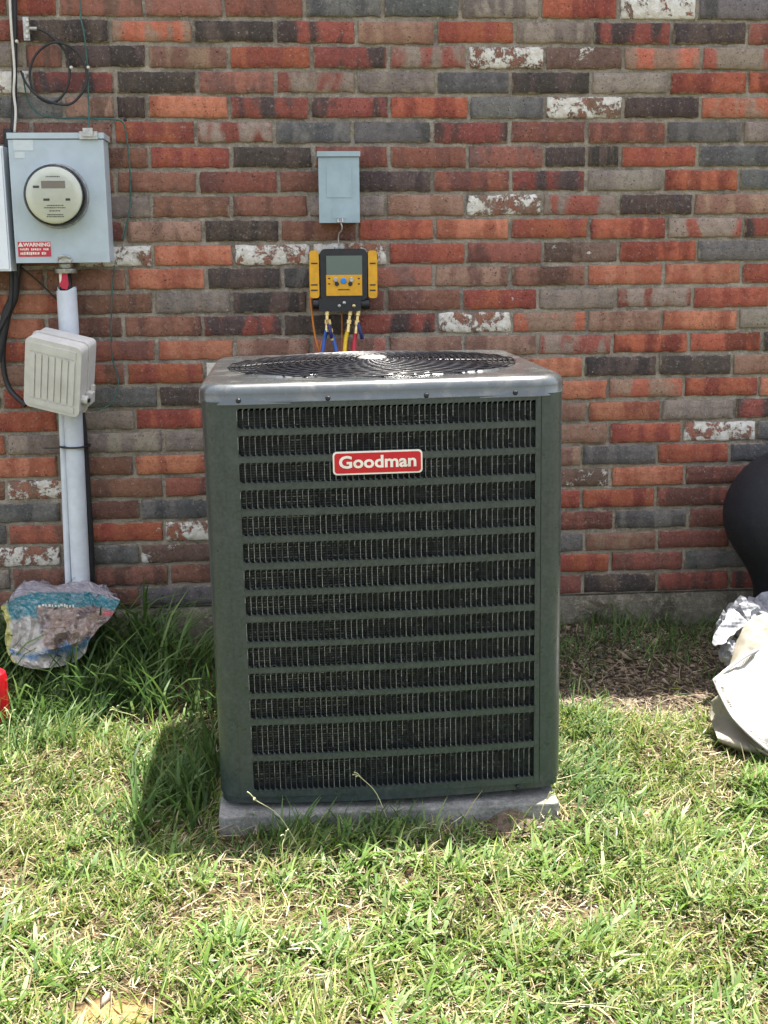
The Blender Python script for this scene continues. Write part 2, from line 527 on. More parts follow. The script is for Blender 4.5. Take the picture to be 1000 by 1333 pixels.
# every brick the photograph shows: course number from the top, then (left joint, right joint, kind) in photo columns
ROWS = {
 0: '-94 9 R|9 75 R|75 187 p|187 291 p|291 396 r|396 498 g|498 600 g|600 704 t|704 806 R|806 909 W|909 1010 g',
 1: '-68 37 r|37 143 k|143 251 y|251 358 k|358 464 m|464 568 b|568 671 R|671 772 t|772 875 m|875 974 k|974 1076 r',
 2: '-74 31 t|31 82 p|82 191 k|191 298 b|298 406 R|406 506 m|506 609 x|609 710 W|710 812 v|812 914 y|914 1016 x',
 3: '-66 40 W|40 150 m|150 257 k|257 359 p|359 464 x|464 568 t|568 665 g|665 770 k|770 872 t|872 974 R|974 1076 R',
 4: '-24 83 g|83 150 b|150 191 k|191 299 o|299 404 m|404 507 m|507 611 R|611 710 g|710 812 W|812 913 k|913 1016 y',
 5: '-66 41 n|41 148 n|148 255 R|255 357 x|357 459 g|459 563 g|563 664 m|664 765 r|765 868 r|868 968 g|968 1070 t',
 6: '-19 88 n|88 194 n|194 301 R|301 408 k|408 507 r|507 609 r|609 709 p|709 764 k|764 808 k|808 909 R|909 1010 g',
 7: '-62 45 n|45 151 n|151 258 n|258 363 r|363 463 n|463 564 k|564 665 r|665 764 m|764 864 t|864 963 R|963 1065 g',
 8: '-18 88 n|88 197 t|197 301 n|301 402 n|402 502 t|502 606 b|606 706 W|706 806 x|806 904 k|904 1006 b',
 9: '-50 56 n|56 163 r|163 265 b|265 365 k|365 466 n|466 566 R|566 665 o|665 767 R|767 869 R|869 968 x|968 1068 m',
 10: '-4 100 n|100 199 W|199 304 o|304 406 W|406 506 W|506 607 R|607 707 r|707 806 v|806 908 R|908 1008 g',
 11: '-46 58 n|58 165 n|165 268 o|268 368 k|368 465 g|465 565 p|565 665 b|665 764 n|764 865 o|865 966 o|966 1066 R',
 12: '-8 96 o|96 200 n|200 302 t|302 401 k|401 503 n|503 602 n|602 701 R|701 803 t|803 902 x|902 1003 R',
 13: '-44 60 o|60 161 n|161 264 n|264 368 m|368 465 k|465 569 m|569 667 W|667 765 y|765 862 b|862 962 o|962 1062 t',
 14: '-2 100 R|100 204 r|204 306 o|306 405 b|405 505 p|505 604 b|604 701 b|701 798 x|798 897 R|897 993 R|993 1093 k',
 15: '-40 62 b|62 164 w|164 267 R|660 760 o|760 857 k|857 954 k|954 1052 b',
 16: '2 108 R|108 206 g|206 308 k|695 792 o|792 891 y|891 988 R|988 1086 o|-96 2 n',
 17: '-26 75 R|75 176 t|176 277 R|670 766 b|766 861 o|861 957 t|957 1054 m',
 18: '-92 8 o|8 108 t|108 213 t|213 314 t|697 793 b|793 889 R|889 986 W|986 1083 g',
 19: '-24 76 o|76 175 n|175 275 o|661 758 b|758 856 g|856 950 R|950 1047 g',
 20: '-92 8 n|8 108 W|108 213 n|213 312 r|698 795 v|795 892 o|892 988 r|988 1085 k',
 21: '-20 80 g|80 182 n|182 282 g|661 758 R|758 854 R|854 950 r|950 1047 n',
 22: '-90 10 g|10 112 w|112 214 R|214 314 W|703 800 r|800 896 g|896 993 r|993 1090 n',
 23: '-20 80 W|80 182 g|182 282 v|666 762 g|762 856 b|856 951 r|951 1047 g',
 24: '-85 15 t|15 118 n|118 220 n|220 320 n|699 795 R|795 891 r|891 988 g|988 1085 g',
 25: '-20 80 n|80 183 n|183 284 g|663 759 r|759 856 k|856 950 m|950 1047 m',
}


def brick_bm(L, Hh, sd, nu=18, nv=4, depth=0.035):
    """one brick, worn edges: front face grid bent by noise, rounded rim, straight sides into the wall"""
    bm_ = bmesh.new()
    us = [0, 0.018] + [0.018 + (0.964) * i / (nu - 2) for i in range(1, nu - 2)] + [0.982, 1]
    vs_ = [0, 0.07, 0.36, 0.64, 0.93, 1]
    G = []
    for i, u in enumerate(us):
        col = []
        for j, v in enumerate(vs_):
            x, z = (u - 0.5) * L, (v - 0.5) * Hh
            e = (i in (0, len(us) - 1)) + (j in (0, len(vs_) - 1))
            q = Vector((x * 28 + sd * 7.1, z * 40, sd))
            y = 0.0012 * noise.noise(q * 1.3)
            if e:
                y += 0.0030 * e + 0.0040 * abs(noise.noise(q * 1.9 + Vector((3, 1, 0))))
                x += 0.0034 * noise.noise(q + Vector((9, 0, 0)))
                z += 0.0038 * noise.noise(q * 1.4 + Vector((0, 9, 0))) * (1 if j in (0, len(vs_) - 1) else 0)
            col.append(bm_.verts.new((x, y, z)))
        G.append(col)
    nu_, nv_ = len(us), len(vs_)
    for i in range(nu_ - 1):
        for j in range(nv_ - 1):
            bm_.faces.new((G[i][j], G[i + 1][j], G[i + 1][j + 1], G[i][j + 1]))
    rim = [G[i][0] for i in range(nu_)] + [G[-1][j] for j in range(1, nv_)] + [G[i][-1] for i in range(nu_ - 2, -1, -1)] + [G[0][j] for j in range(nv_ - 2, 0, -1)]
    back = [bm_.verts.new((v.co.x, depth, v.co.z)) for v in rim]
    for k in range(len(rim)):
        k2 = (k + 1) % len(rim)
        bm_.faces.new((rim[k2], rim[k], back[k], back[k2]))
    return bm_


BH = RH - 0.0105
LN = 0.2125
variants = []
for s in range(16):
    b_ = brick_bm(LN, BH, s * 3.7)
    me = bpy.data.meshes.new('brick')
    b_.to_mesh(me); b_.free()
    for p in me.polygons: p.use_smooth = True
    me.materials.append(M_brick)
    variants.append(me)


def clay(c):
    """fired clay is duller than it looks on a screen"""
    l_ = 0.3 * c[0] + 0.59 * c[1] + 0.11 * c[2]
    k_ = 0.31
    return ((c[0] * (1 - k_) + l_ * k_) * 1.26, (c[1] * (1 - k_) + l_ * k_) * 1.21, (c[2] * (1 - k_) + l_ * k_) * 1.165)


def jit(c, k, r=random):
    c = clay(c)
    f = 1 + r.uniform(-k, k)
    return tuple(max(0, min(255, v * f + r.uniform(-2, 2))) for v in c)


far = bmesh.new()
la = far.loops.layers.float_color.new('clay')
lb = far.loops.layers.float_color.new('tone')
lc = far.loops.layers.float_color.new('wear')


def add_far(x0, x1, zc, kind):
    b_ = bmesh.new()
    L = (x1 - x0) - 0.0105
    c1, c2 = lin(*jit(PAL[kind][0], 0.08)), lin(*jit(PAL[kind][1], 0.08))
    sd = random.uniform(0, 40)
    base = [far.verts.new(((x0 + x1) / 2 + sx * L / 2, D + dy, zc + sz * BH / 2)) for dy in (0.0, 0.03) for sx, sz in ((-1, -1), (1, -1), (1, 1), (-1, 1))]
    for f in ((0, 1, 2, 3), (0, 4, 5, 1), (1, 5, 6, 2), (2, 6, 7, 3), (3, 7, 4, 0)):
        fc = far.faces.new([base[i] for i in f])
        for l in fc.loops:
            l[la] = (*c1, 1); l[lb] = (*c2, 1); l[lc] = (sd, PAINT.get(kind, 0), random.uniform(0, .3), 1)
    b_.free()


KS = 'RRroobbnnttggkkmxpWv'
n_b = 0
for r in range(-9, 26):
    zc = J0 - (r - 0.5) * RH
    segs = []
    if r in ROWS:
        for s in ROWS[r].split('|'):
            a_, b2, k = s.split()
            segs.append((wx(float(a_), zc), wx(float(b2), zc), k))
        segs.sort()
        for i, (x0, x1, k) in enumerate(segs):
            L = (x1 - x0) - random.uniform(0.0085, 0.013)
            o = bpy.data.objects.new('brick', variants[random.randrange(16)])
            C.objects.link(o)
            o.parent = wall
            o.location = ((x0 + x1) / 2 - wall.location.x, random.uniform(-0.0025, 0.0018), zc + random.uniform(-0.0012, 0.0012))
            o.scale = (L / LN, 1, random.uniform(0.965, 1.03))
            o.rotation_euler = (random.uniform(-.012, .012), random.uniform(-.007, .007), random.uniform(-.006, .006))
            o['clay'] = lin(*jit(PAL[k][0], 0.07))
            o['tone'] = lin(*jit(PAL[k][1], 0.09))
            o['wear'] = (random.uniform(0, 60), PAINT[k] * random.uniform(0.84, 1.04) if k in PAINT else random.choice((0, 0, 0, 0.14, 0.24)), random.uniform(0, 0.45))
            n_b += 1
        # fill what the unit hides and what lies outside the frame
        fills = [(XL, segs[0][0]), (segs[-1][1], XR)]
        for i in range(len(segs) - 1):
            if segs[i + 1][0] - segs[i][1] > 0.05: fills.append((segs[i][1], segs[i + 1][0]))
    else:
        fills = [(XL + (r % 2) * 0.1, XR)]
    for a_, b2 in fills:
        k = max(1, round((b2 - a_) / 0.222))
        for i in range(k):
            add_far(a_ + (b2 - a_) * i / k, a_ + (b2 - a_) * (i + 1) / k, zc, random.choice(KS))
o = obj('brick_courses', far, M_brick_far, wall)
o['kind'] = 'stuff'


# ------------------------------------------------------------------ GROUND
def sstep(a, b, x):
    t_ = np.clip((x - a) / (b - a), 0, 1)
    return t_ * t_ * (3 - 2 * t_)


def gh(x, y):
    """lawn height"""
    x, y = np.asarray(x, float), np.asarray(y, float)
    h = 0.010 * np.sin(x * 5.1 + 1.3 * np.sin(y * 3.3)) * np.cos(y * 4.7 + 0.6) + 0.007 * np.sin(x * 13 + y * 7.7) + 0.005 * np.sin(y * 17 - x * 9)
    h = h + 0.085 * sstep(3.12, 3.5, y)
    # level under and round the pad
    d = np.maximum(np.abs(x - 0.193) - 0.40, np.abs(y - 2.80) - 0.41)
    h = h * sstep(-0.02, 0.10, d) - 0.004
    return h * (1 - sstep(4, 9, np.abs(x)))


def np_noise(x, y, s, seed=0):
    """cheap smooth value noise on arrays"""
    r = np.random.default_rng(seed)
    tab = r.random((64, 64))
    X, Y = x * s + 100, y * s + 100
    i, j = np.floor(X).astype(int), np.floor(Y).astype(int)
    fx, fy = X - i, Y - j
    fx, fy = fx * fx * (3 - 2 * fx), fy * fy * (3 - 2 * fy)
    g = lambda a_, b2: tab[a_ % 64, b2 % 64]
    return (g(i, j) * (1 - fx) + g(i + 1, j) * fx) * (1 - fy) + (g(i, j + 1) * (1 - fx) + g(i + 1, j + 1) * fx) * fy


def fbm(x, y, s, seed=0):
    return (np_noise(x, y, s, seed) + 0.5 * np_noise(x, y, s * 2.1, seed + 1) + 0.25 * np_noise(x, y, s * 4.3, seed + 2)) / 1.75


# places, in metres, where the photograph shows bare earth or thatch
BARE = [(*gat(735, 1180)[:2], 0.13, 0.07, 1.0), (*gat(640, 1175)[:2], 0.08, 0.05, 0.8), (*gat(235, 1195)[:2], 0.07, 0.05, .8), (*gat(120, 1110)[:2], 0.09, 0.06, .6),
        (*gat(860, 1060)[:2], 0.10, 0.08, .8), (*gat(900, 930)[:2], 0.2, 0.08, .8), (*gat(240, 1000)[:2], 0.08, 0.12, .7),
        (*gat(150, 1322)[:2], 0.12, 0.06, 1.6), (*gat(45, 1060)[:2], 0.10, 0.08, .5), (*gat(960, 975)[:2], 0.13, 0.05, 1.2), (*gat(200, 930)[:2], 0.16, 0.10, 0.6)]


def bare_at(x, y):
    v = np.zeros_like(x)
    for cx, cy, rx, ry, s in BARE:
        q = ((x - cx) / rx) ** 2 + ((y - cy) / ry) ** 2
        v = np.maximum(v, s * np.exp(-q * 1.2))
    # earth bed by the wall to the right of the unit
    bed = sstep(0.56, 0.62, x) * sstep(2.93, 3.03, y + 0.03 * np.sin(x * 14)) * (1 - sstep(1.6, 1.9, x))
    return np.clip(np.maximum(v, bed * 1.0), 0, 1)


def earth_mat():
    mt, t, b = nodes('lawn_earth')
    tc = N(t, 'ShaderNodeTexCoord').outputs['Object']
    at_ = N(t, 'ShaderNodeAttribute', attribute_type='GEOMETRY'); at_.attribute_name = 'bed'
    sp = N(t, 'ShaderNodeSeparateColor'); t.links.new(at_.outputs['Color'], sp.inputs[0])
    n1, n2, n3 = noise_n(t, tc, 6, 5, 0.65, 0.4), noise_n(t, tc, 45, 6, 0.75, 0.3), noise_n(t, tc, 240, 4, 0.75)
    thatch = mixc(t, ramp(t, n2, 0.35, 0.65), lin(66, 54, 38), lin(140, 122, 90))
    soil = mixc(t, ramp(t, n2, 0.35, 0.65), lin(70, 60, 50), lin(108, 94, 80))
    green = mixc(t, ramp(t, n2, 0.3, 0.7), (0.09, 0.10, 0.045), (0.19, 0.19, 0.10))
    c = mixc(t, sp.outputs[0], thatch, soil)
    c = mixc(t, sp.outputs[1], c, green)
    c = mixc(t, sp.outputs[2], c, lin(196, 164, 112))
    c = mixc(t, ramp(t, n3, 0.42, 0.65, 0, 0.75), c, (0.42, 0.38, 0.34), 'MULTIPLY')
    t.links.new(c, b.inputs['Base Color'])
    b.inputs['Roughness'].default_value = 1
    b.inputs['Specular IOR Level'].default_value = 0.1
    bump(t, b, math_n(t, 'ADD', n2, math_n(t, 'MULTIPLY', n3, 0.6)), 0.012, 1.0)
    return mt


# one sheet: fine grid in view, coarse out to the horizon
def axis_pts(lo, hi, step, far_):
    a_ = list(np.arange(lo, hi + 1e-6, step))
    g = step
    l, h = [a_[0]], [a_[-1]]
    while l[-1] > -far_: g *= 1.45; l.append(l[-1] - g)
    g = step
    while h[-1] < far_: g *= 1.45; h.append(h[-1] + g)
    return np.array(l[:0:-1] + a_ + h[1:])


gx, gy = axis_pts(-1.3, 1.9, 0.016, 60), axis_pts(1.3, 3.6, 0.016, 60)
X, Y = np.meshgrid(gx, gy, indexing='ij')
Zg = gh(X, Y)
inner = (X > -1.4) & (X < 2) & (Y > 1.2) & (Y < 3.7)
Zg = Zg + np.where(inner, 0.007 * (fbm(X, Y, 18, 4) - 0.5) + 0.007 * (np_noise(X, Y, 47, 9) - 0.5), 0)
nb_x, nb_y = len(gx), len(gy)
verts = np.stack([X.ravel(), Y.ravel(), Zg.ravel()], 1)
ii, jj = np.meshgrid(np.arange(nb_x - 1), np.arange(nb_y - 1), indexing='ij')
a0 = (ii * nb_y + jj).ravel()
faces = np.stack([a0, a0 + nb_y, a0 + nb_y + 1, a0 + 1], 1)


def np_mesh(name, verts, flat_idx, counts):
    me = bpy.data.meshes.new(name)
    me.vertices.add(len(verts))
    me.vertices.foreach_set('co', verts.astype(np.float32).ravel())
    me.loops.add(len(flat_idx))
    me.loops.foreach_set('vertex_index', flat_idx.astype(np.int32))
    me.polygons.add(len(counts))
    st = np.concatenate([[0], np.cumsum(counts)[:-1]])
    me.polygons.foreach_set('loop_start', st.astype(np.int32))
    me.polygons.foreach_set('loop_total', counts.astype(np.int32))
    me.update(calc_edges=True)
    return me


me = np_mesh('lawn_ground', verts, faces.ravel(), np.full(len(faces), 4))
bed = sstep(0.56, 0.62, X) * sstep(2.95, 3.02, Y) * (1 - sstep(1.7, 2.2, X))
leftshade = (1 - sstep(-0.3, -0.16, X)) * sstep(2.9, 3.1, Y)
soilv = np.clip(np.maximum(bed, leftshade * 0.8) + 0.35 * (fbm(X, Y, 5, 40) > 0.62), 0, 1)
greenv = np.clip(1 - ((X > -1.3) & (X < 1.9) & (Y > 1.3) & (Y < 3.6)) * 1.0, 0, 1) * 0.85
sx, sy = gat(150, 1324)[:2]
sand = np.exp(-(((X - sx) / 0.085) ** 2 + ((Y - sy) / 0.05) ** 2) * 1.3)
sand = sstep(0.4, 0.75, sand + 0.25 * (fbm(X, Y, 25, 50) - 0.5))
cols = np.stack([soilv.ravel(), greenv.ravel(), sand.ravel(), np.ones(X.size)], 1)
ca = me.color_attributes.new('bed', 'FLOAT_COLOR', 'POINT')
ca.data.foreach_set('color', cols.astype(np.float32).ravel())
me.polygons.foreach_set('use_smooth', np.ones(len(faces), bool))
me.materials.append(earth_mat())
g = bpy.data.objects.new('ground', me)
C.objects.link(g)
g['kind'] = 'structure'


# ------------------------------------------------------------------ GRASS
def leaf_mat(name, transl=0.35, rough=0.55):
    mt, t, b = nodes(name)
    at_ = N(t, 'ShaderNodeAttribute', attribute_type='GEOMETRY'); at_.attribute_name = 'leaf'
    tc = N(t, 'ShaderNodeTexCoord').outputs['Object']
    c = mixc(t, ramp(t, noise_n(t, tc, 160, 3), 0.35, 0.7, 0, 0.35), at_.outputs['Color'], (0.6, 0.6, 0.5), 'MULTIPLY')
    t.links.new(c, b.inputs['Base Color'])
    b.inputs['Roughness'].default_value = rough
    b.inputs['Specular IOR Level'].default_value = 0.4
    tr = N(t, 'ShaderNodeBsdfTranslucent')
    t.links.new(c, tr.inputs['Color'])
    mx = N(t, 'ShaderNodeMixShader')
    mx.inputs[0].default_value = transl
    t.links.new(b.outputs[0], mx.inputs[1])
    t.links.new(tr.outputs[0], mx.inputs[2])
    t.links.new(mx.outputs[0], t.nodes['Material Output'].inputs['Surface'])
    return mt


def blades(name, x, y, z, L, W, az, th0, th1, col, mat, tipw=0.0, twist=0.0):
    """leaf blades: 3 segments each, folded slightly, bending from angle th0 to th1 (from vertical)"""
    n_ = len(x)
    S = [0.0, 0.3, 0.65, 1.0]
    wd = [0.7, 1.0, 0.75, 0.0]
    P = np.zeros((n_, 7, 3))
    cx, cy, cz = x.copy(), y.copy(), z.copy()
    k = 0
    ca_, sa_ = np.cos(az), np.sin(az)
    for i, s in enumerate(S):
        if i:
            mid = (S[i - 1] + s) / 2
            th = th0 + (th1 - th0) * mid
            ds = (s - S[i - 1]) * L
            cx = cx + ds * np.sin(th) * ca_
            cy = cy + ds * np.sin(th) * sa_
            cz = cz + ds * np.cos(th)
        if i < 3:
            hw = W * wd[i] / 2
            tw = twist * s
            px_, py_ = -sa_ * np.cos(tw), ca_ * np.cos(tw)
            pz_ = np.sin(tw) * np.ones_like(px_)
            P[:, k] = np.stack([cx - px_ * hw, cy - py_ * hw, cz - pz_ * hw], 1)
            P[:, k + 1] = np.stack([cx + px_ * hw, cy + py_ * hw, cz + pz_ * hw], 1)
            k += 2
        else:
            P[:, 6] = np.stack([cx, cy, cz], 1)
    gz_ = gh(P[:, :, 0], P[:, :, 1]) + 0.001
    P[:, :, 2] = np.maximum(P[:, :, 2], gz_)
    base = (np.arange(n_) * 7)[:, None]
    pat = np.array([0, 1, 3, 2, 2, 3, 5, 4, 4, 5, 6])
    idx = (base + pat).ravel()
    me = np_mesh(name, P.reshape(-1, 3), idx, np.tile([4, 4, 3], n_))
    vc = np.ones((n_, 7, 4))
    vc[:, :, :3] = col[:, None, :]
    ca2 = me.color_attributes.new('leaf', 'FLOAT_COLOR', 'POINT')
    ca2.data.foreach_set('color', vc.astype(np.float32).ravel())
    me.polygons.foreach_set('use_smooth', np.ones(3 * n_, bool))
    me.materials.append(mat)
    o_ = bpy.data.objects.new(name, me)
    C.objects.link(o_)
    return o_


PADX0, PADX1, PADY0, PADY1 = -0.174, 0.560, 2.405, 3.20


def off_pad(x, y, m_=0.0):
    return ~((x > PADX0 - m_) & (x < PADX1 + m_) & (y > PADY0 - m_) & (y < PADY1 + m_))


def keep(mask, *arrs): return [a_[mask] for a_ in arrs]


def mixcol(n_, stops, wts):
    s = np.array(stops)
    k = rng.choice(len(s), n_, p=np.array(wts) / sum(wts))
    c = s[k]
    f = rng.uniform(0.75, 1.25, (n_, 1))
    return np.clip(c * f + rng.uniform(-0.006, 0.006, (n_, 3)), 0.004, 0.9)


M_leaf = leaf_mat('grass_leaf', 0.38)
M_straw = leaf_mat('straw', 0.25, 0.8)
GREEN = [(0.13, 0.205, 0.03), (0.18, 0.255, 0.04), (0.07, 0.13, 0.022), (0.28, 0.31, 0.11), (0.28, 0.26, 0.08)]
GW = [3, 3, 2, 2, 1]
STRAW = [(0.38, 0.32, 0.19), (0.26, 0.20, 0.12), (0.58, 0.52, 0.36), (0.14, 0.105, 0.065)]

# 1. mown turf
n_ = 230000
x = rng.uniform(-1.25, 1.85, n_); y = rng.uniform(1.35, 3.48, n_)
dens = sstep(0.30, 0.62, fbm(x, y, 7, 11) + 0.25 * (np_noise(x, y, 25, 5) - 0.5))
dens = (0.14 + 0.60 * dens) * (1 - 0.93 * bare_at(x, y))
dens *= np.where(y > 3.0, 0.35, 1)
ok = (rng.random(n_) < dens) & off_pad(x, y, 0.004)
x, y = keep(ok, x, y)
n_ = len(x)
L = rng.gamma(5, 0.0072, n_) * (0.7 + 0.8 * np_noise(x, y, 9, 21)); W = rng.uniform(0.0018, 0.0048, n_)
lean = np_noise(x, y, 12, 31) * 4 * math.pi
az = lean + rng.normal(0, 1.1, n_)
th0 = rng.uniform(0.2, 1.1, n_); th1 = th0 + rng.uniform(0.3, 1.3, n_)
col = mixcol(n_, GREEN + [(0.42, 0.38, 0.20)], GW + [1.2])
o = blades('mown_grass', x, y, gh(x, y), L, W, az, th0, th1, col, M_leaf, twist=0.6)
tag(o, 'short yellow green mown grass covering the sunlit lawn', 'grass', kind='stuff')

# 2. broad crabgrass leaves in rosettes
cl = 2600
cxs = rng.uniform(-1.2, 1.8, cl); cys = rng.uniform(1.4, 3.05, cl)
k = (fbm(cxs, cys, 3.2, 71) > 0.40) & (bare_at(cxs, cys) < 0.35) & off_pad(cxs, cys, 0.02)
cxs, cys = keep(k, cxs, cys)
per = 15
x = np.repeat(cxs, per) + rng.normal(0, 0.014, len(cxs) * per)
y = np.repeat(cys, per) + rng.normal(0, 0.014, len(cxs) * per)
sz = np.repeat(rng.uniform(0.55, 1.35, len(cxs)), per)
k = off_pad(x, y, 0.003)
x, y, sz = keep(k, x, y, sz)
n_ = len(x)
L = rng.uniform(0.025, 0.075, n_) * sz; W = rng.uniform(0.0042, 0.0088, n_) * np.clip(sz, .7, 1.1)
az = rng.uniform(0, 2 * math.pi, n_)
th0 = rng.uniform(0.3, 1.1, n_); th1 = th0 + rng.uniform(0.4, 1.4, n_)
col = mixcol(n_, [(0.13, 0.225, 0.04), (0.17, 0.27, 0.06), (0.09, 0.17, 0.035), (0.32, 0.38, 0.18)], [3, 3, 2, 1.6])
o = blades('crabgrass', x, y, gh(x, y), L, W, az, th0, th1, col, M_leaf, twist=0.5)
tag(o, 'broad leaved pale green crabgrass spreading through the lawn', 'grass', kind='stuff')

# 3. clippings and thatch lying flat
n_ = 110000
x = rng.uniform(-1.25, 1.85, n_); y = rng.uniform(1.35, 3.46, n_)
keepd = 0.46 + 0.5 * bare_at(x, y)
keepd = np.where(((x - gat(150, 1322)[0]) / 0.10) ** 2 + ((y - gat(150, 1322)[1]) / 0.05) ** 2 < 1, 0.03, keepd)
keepd = np.where((y > 3.02), keepd * np.where(x > 0.5, 0.26, 0.25), keepd)
ok = (rng.random(n_) < keepd) & off_pad(x, y, 0.0)
x, y = keep(ok, x, y)
n_ = len(x)
L = rng.gamma(3, 0.009, n_); W = rng.uniform(0.0010, 0.0030, n_)
col = mixcol(n_, STRAW, [3, 2, 2, 1.5])
az = rng.uniform(0, 2 * math.pi, n_)
th0 = rng.normal(1.42, 0.22, n_)
o = blades('dry_clippings', x, y, gh(x, y) + rng.uniform(0.001, 0.022, n_) * (1 - 0.7 * bare_at(x, y)), L, W, az, th0, th0 + rng.uniform(-0.2, 0.5, n_), col, M_straw, twist=0.8)
tag(o, 'dry straw coloured grass clippings lying in the lawn', 'dry grass', kind='stuff')

# 4. tall uncut grass in the shade left of the unit, tufts round the pad and by the foundation
tufts = []


def tuft_zone(n__, fx, fy, h, sp=0.02, per_=14, w_=0.007, droop=1.3):
    for _ in range(n__):
        tufts.append((fx(), fy(), h * random.uniform(0.6, 1.25), sp, per_, w_, droop))


U = random.uniform
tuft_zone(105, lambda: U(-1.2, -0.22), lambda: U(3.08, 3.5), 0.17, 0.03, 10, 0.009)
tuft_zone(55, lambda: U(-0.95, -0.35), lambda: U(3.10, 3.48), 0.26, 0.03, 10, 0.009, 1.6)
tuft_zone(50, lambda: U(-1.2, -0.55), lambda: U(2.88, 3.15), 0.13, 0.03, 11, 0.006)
tuft_zone(26, lambda: U(-0.36, -0.21), lambda: U(2.36, 2.78), 0.13, 0.02, 12, 0.008)
tuft_zone(14, lambda: U(-0.235, -0.19), lambda: U(2.38, 2.9), 0.16, 0.012, 8, 0.009, 0.8)
tuft_zone(20, lambda: U(-0.10, 0.25), lambda: U(2.31, 2.395), 0.085, 0.02, 12, 0.006)
tuft_zone(8, lambda: U(-0.24, -0.05), lambda: U(2.28, 2.38), 0.06, 0.02, 12, 0.006)
tuft_zone(10, lambda: U(0.38, 0.66), lambda: U(2.30, 2.39), 0.045, 0.02, 10, 0.006)
tuft_zone(22, lambda: U(0.61, 0.80), lambda: U(2.75, 3.02), 0.07, 0.025, 14, 0.006, 1.7)
tuft_zone(34, lambda: U(0.60, 0.74), lambda: U(2.38, 2.75), 0.075, 0.02, 12, 0.007, 1.6)
tuft_zone(60, lambda: U(0.62, 1.45), lambda: U(3.34, 3.52), 0.06, 0.04, 9, 0.004)
tuft_zone(26, lambda: U(0.98, 1.25), lambda: U(3.22, 3.5), 0.10, 0.04, 10, 0.004)
tuft_zone(26, lambda: U(0.60, 0.85), lambda: U(3.15, 3.45), 0.06, 0.04, 8, 0.004)
tuft_zone(16, lambda: U(-0.85, -0.25), lambda: U(2.5, 3.05), 0.08, 0.03, 9, 0.008, 1.7)
tuft_zone(34, lambda: U(*sorted((gat(10, 885)[0], gat(150, 885)[0]))), lambda: U(3.12, 3.25), 0.13, 0.02, 8, 0.008)
tf = np.array(tufts)
rep = tf[:, 4].astype(int)
T = np.repeat(tf, rep, 0)
n_ = len(T)
x = T[:, 0] + rng.normal(0, 1, n_) * T[:, 3]; y = np.minimum(T[:, 1] + rng.normal(0, 1, n_) * T[:, 3], D - 0.02)
k = off_pad(x, y, 0.004)
x, y, T = x[k], y[k], T[k]
n_ = len(x)
L = T[:, 2] * rng.uniform(0.5, 1.15, n_); W = T[:, 5] * rng.uniform(0.55, 1.1, n_)
az = rng.uniform(0, 2 * math.pi, n_)
th0 = rng.uniform(0.05, 0.5, n_); th1 = th0 + rng.uniform(0.4, 1, n_) * T[:, 6]
# keep the leaves out of the wall and the cabinet
rx = x + np.cos(az) * L * 0.6
ry = y + np.sin(az) * L * 0.6
into = (ry > D - 0.01) | ((rx > -0.19) & (rx < 0.58) & (ry > 2.42) & (ry < 3.2))
az = np.where(into, np.where(y > 3.2, -math.pi / 2 + rng.normal(0, 0.5, n_), np.where(x < 0.2, math.pi + rng.normal(0, 0.4, n_), rng.normal(0, 0.4, n_))), az)
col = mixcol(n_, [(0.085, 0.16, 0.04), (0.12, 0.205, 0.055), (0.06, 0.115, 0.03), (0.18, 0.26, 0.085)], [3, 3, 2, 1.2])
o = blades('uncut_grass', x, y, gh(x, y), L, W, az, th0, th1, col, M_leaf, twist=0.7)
tag(o, 'tall dark green uncut grass in the shade along the house wall and pad', 'grass', kind='stuff')

# 5. seed stalks
bm = bmesh.new()
stalks = [(190, 985, 162, 915, 0.17), (345, 1110, 372, 1060, 0.09), (420, 1095, 350, 1040, 0.16), (520, 1075, 472, 1012, 0.16), (610, 1080, 604, 1040, 0.08), (800, 850, 905, 790, 0.12)]
for (bx, by, tx, ty, hh) in [(205, 968, 150, 925, 0.12), (371, 1128, 372, 1088, 0.055), (395, 1112, 330, 1040, 0.13), (510, 1080, 470, 1012, 0.12), (10, 985, 14, 930, 0.09), (60, 965, 30, 945, 0.07), (700, 1072, 712, 1040, 0.05), (905, 840, 903, 795, 0.11), (880, 1325, 700, 1305, 0.03)]:
    p0 = gat(bx, by, 0.0); p1 = gat(tx, ty, hh)
    if abs(tx - bx) > 120: p1 = gat(tx, ty, hh)
    md = (p0 + p1) / 2 + Vector((U(-.008, .008), 0, hh * 0.18))
    p0.z = float(gh(p0.x, p0.y)); tube(bm, [p0, md, p1], 0.0010, 5, 5)
    for _ in range(3):
        e_ = p1 + Vector((U(-.022, .022), U(-.012, .004), U(0.002, .020)))
        tube(bm, [p1 - (p1 - md) * 0.12, (p1 + e_) / 2 + Vector((0, 0, .003)), e_], lambda s: 0.0007 + 0.0009 * s, 5, 3)
o = obj('grass_seed_stalks', bm, M_straw and simple('stalk', (0.42, 0.42, 0.22), 0.7, 0, 0.1, 60, 0), smooth=True)
tag(o, 'thin pale grass stalks with seed heads standing over the lawn', 'grass', kind='stuff')

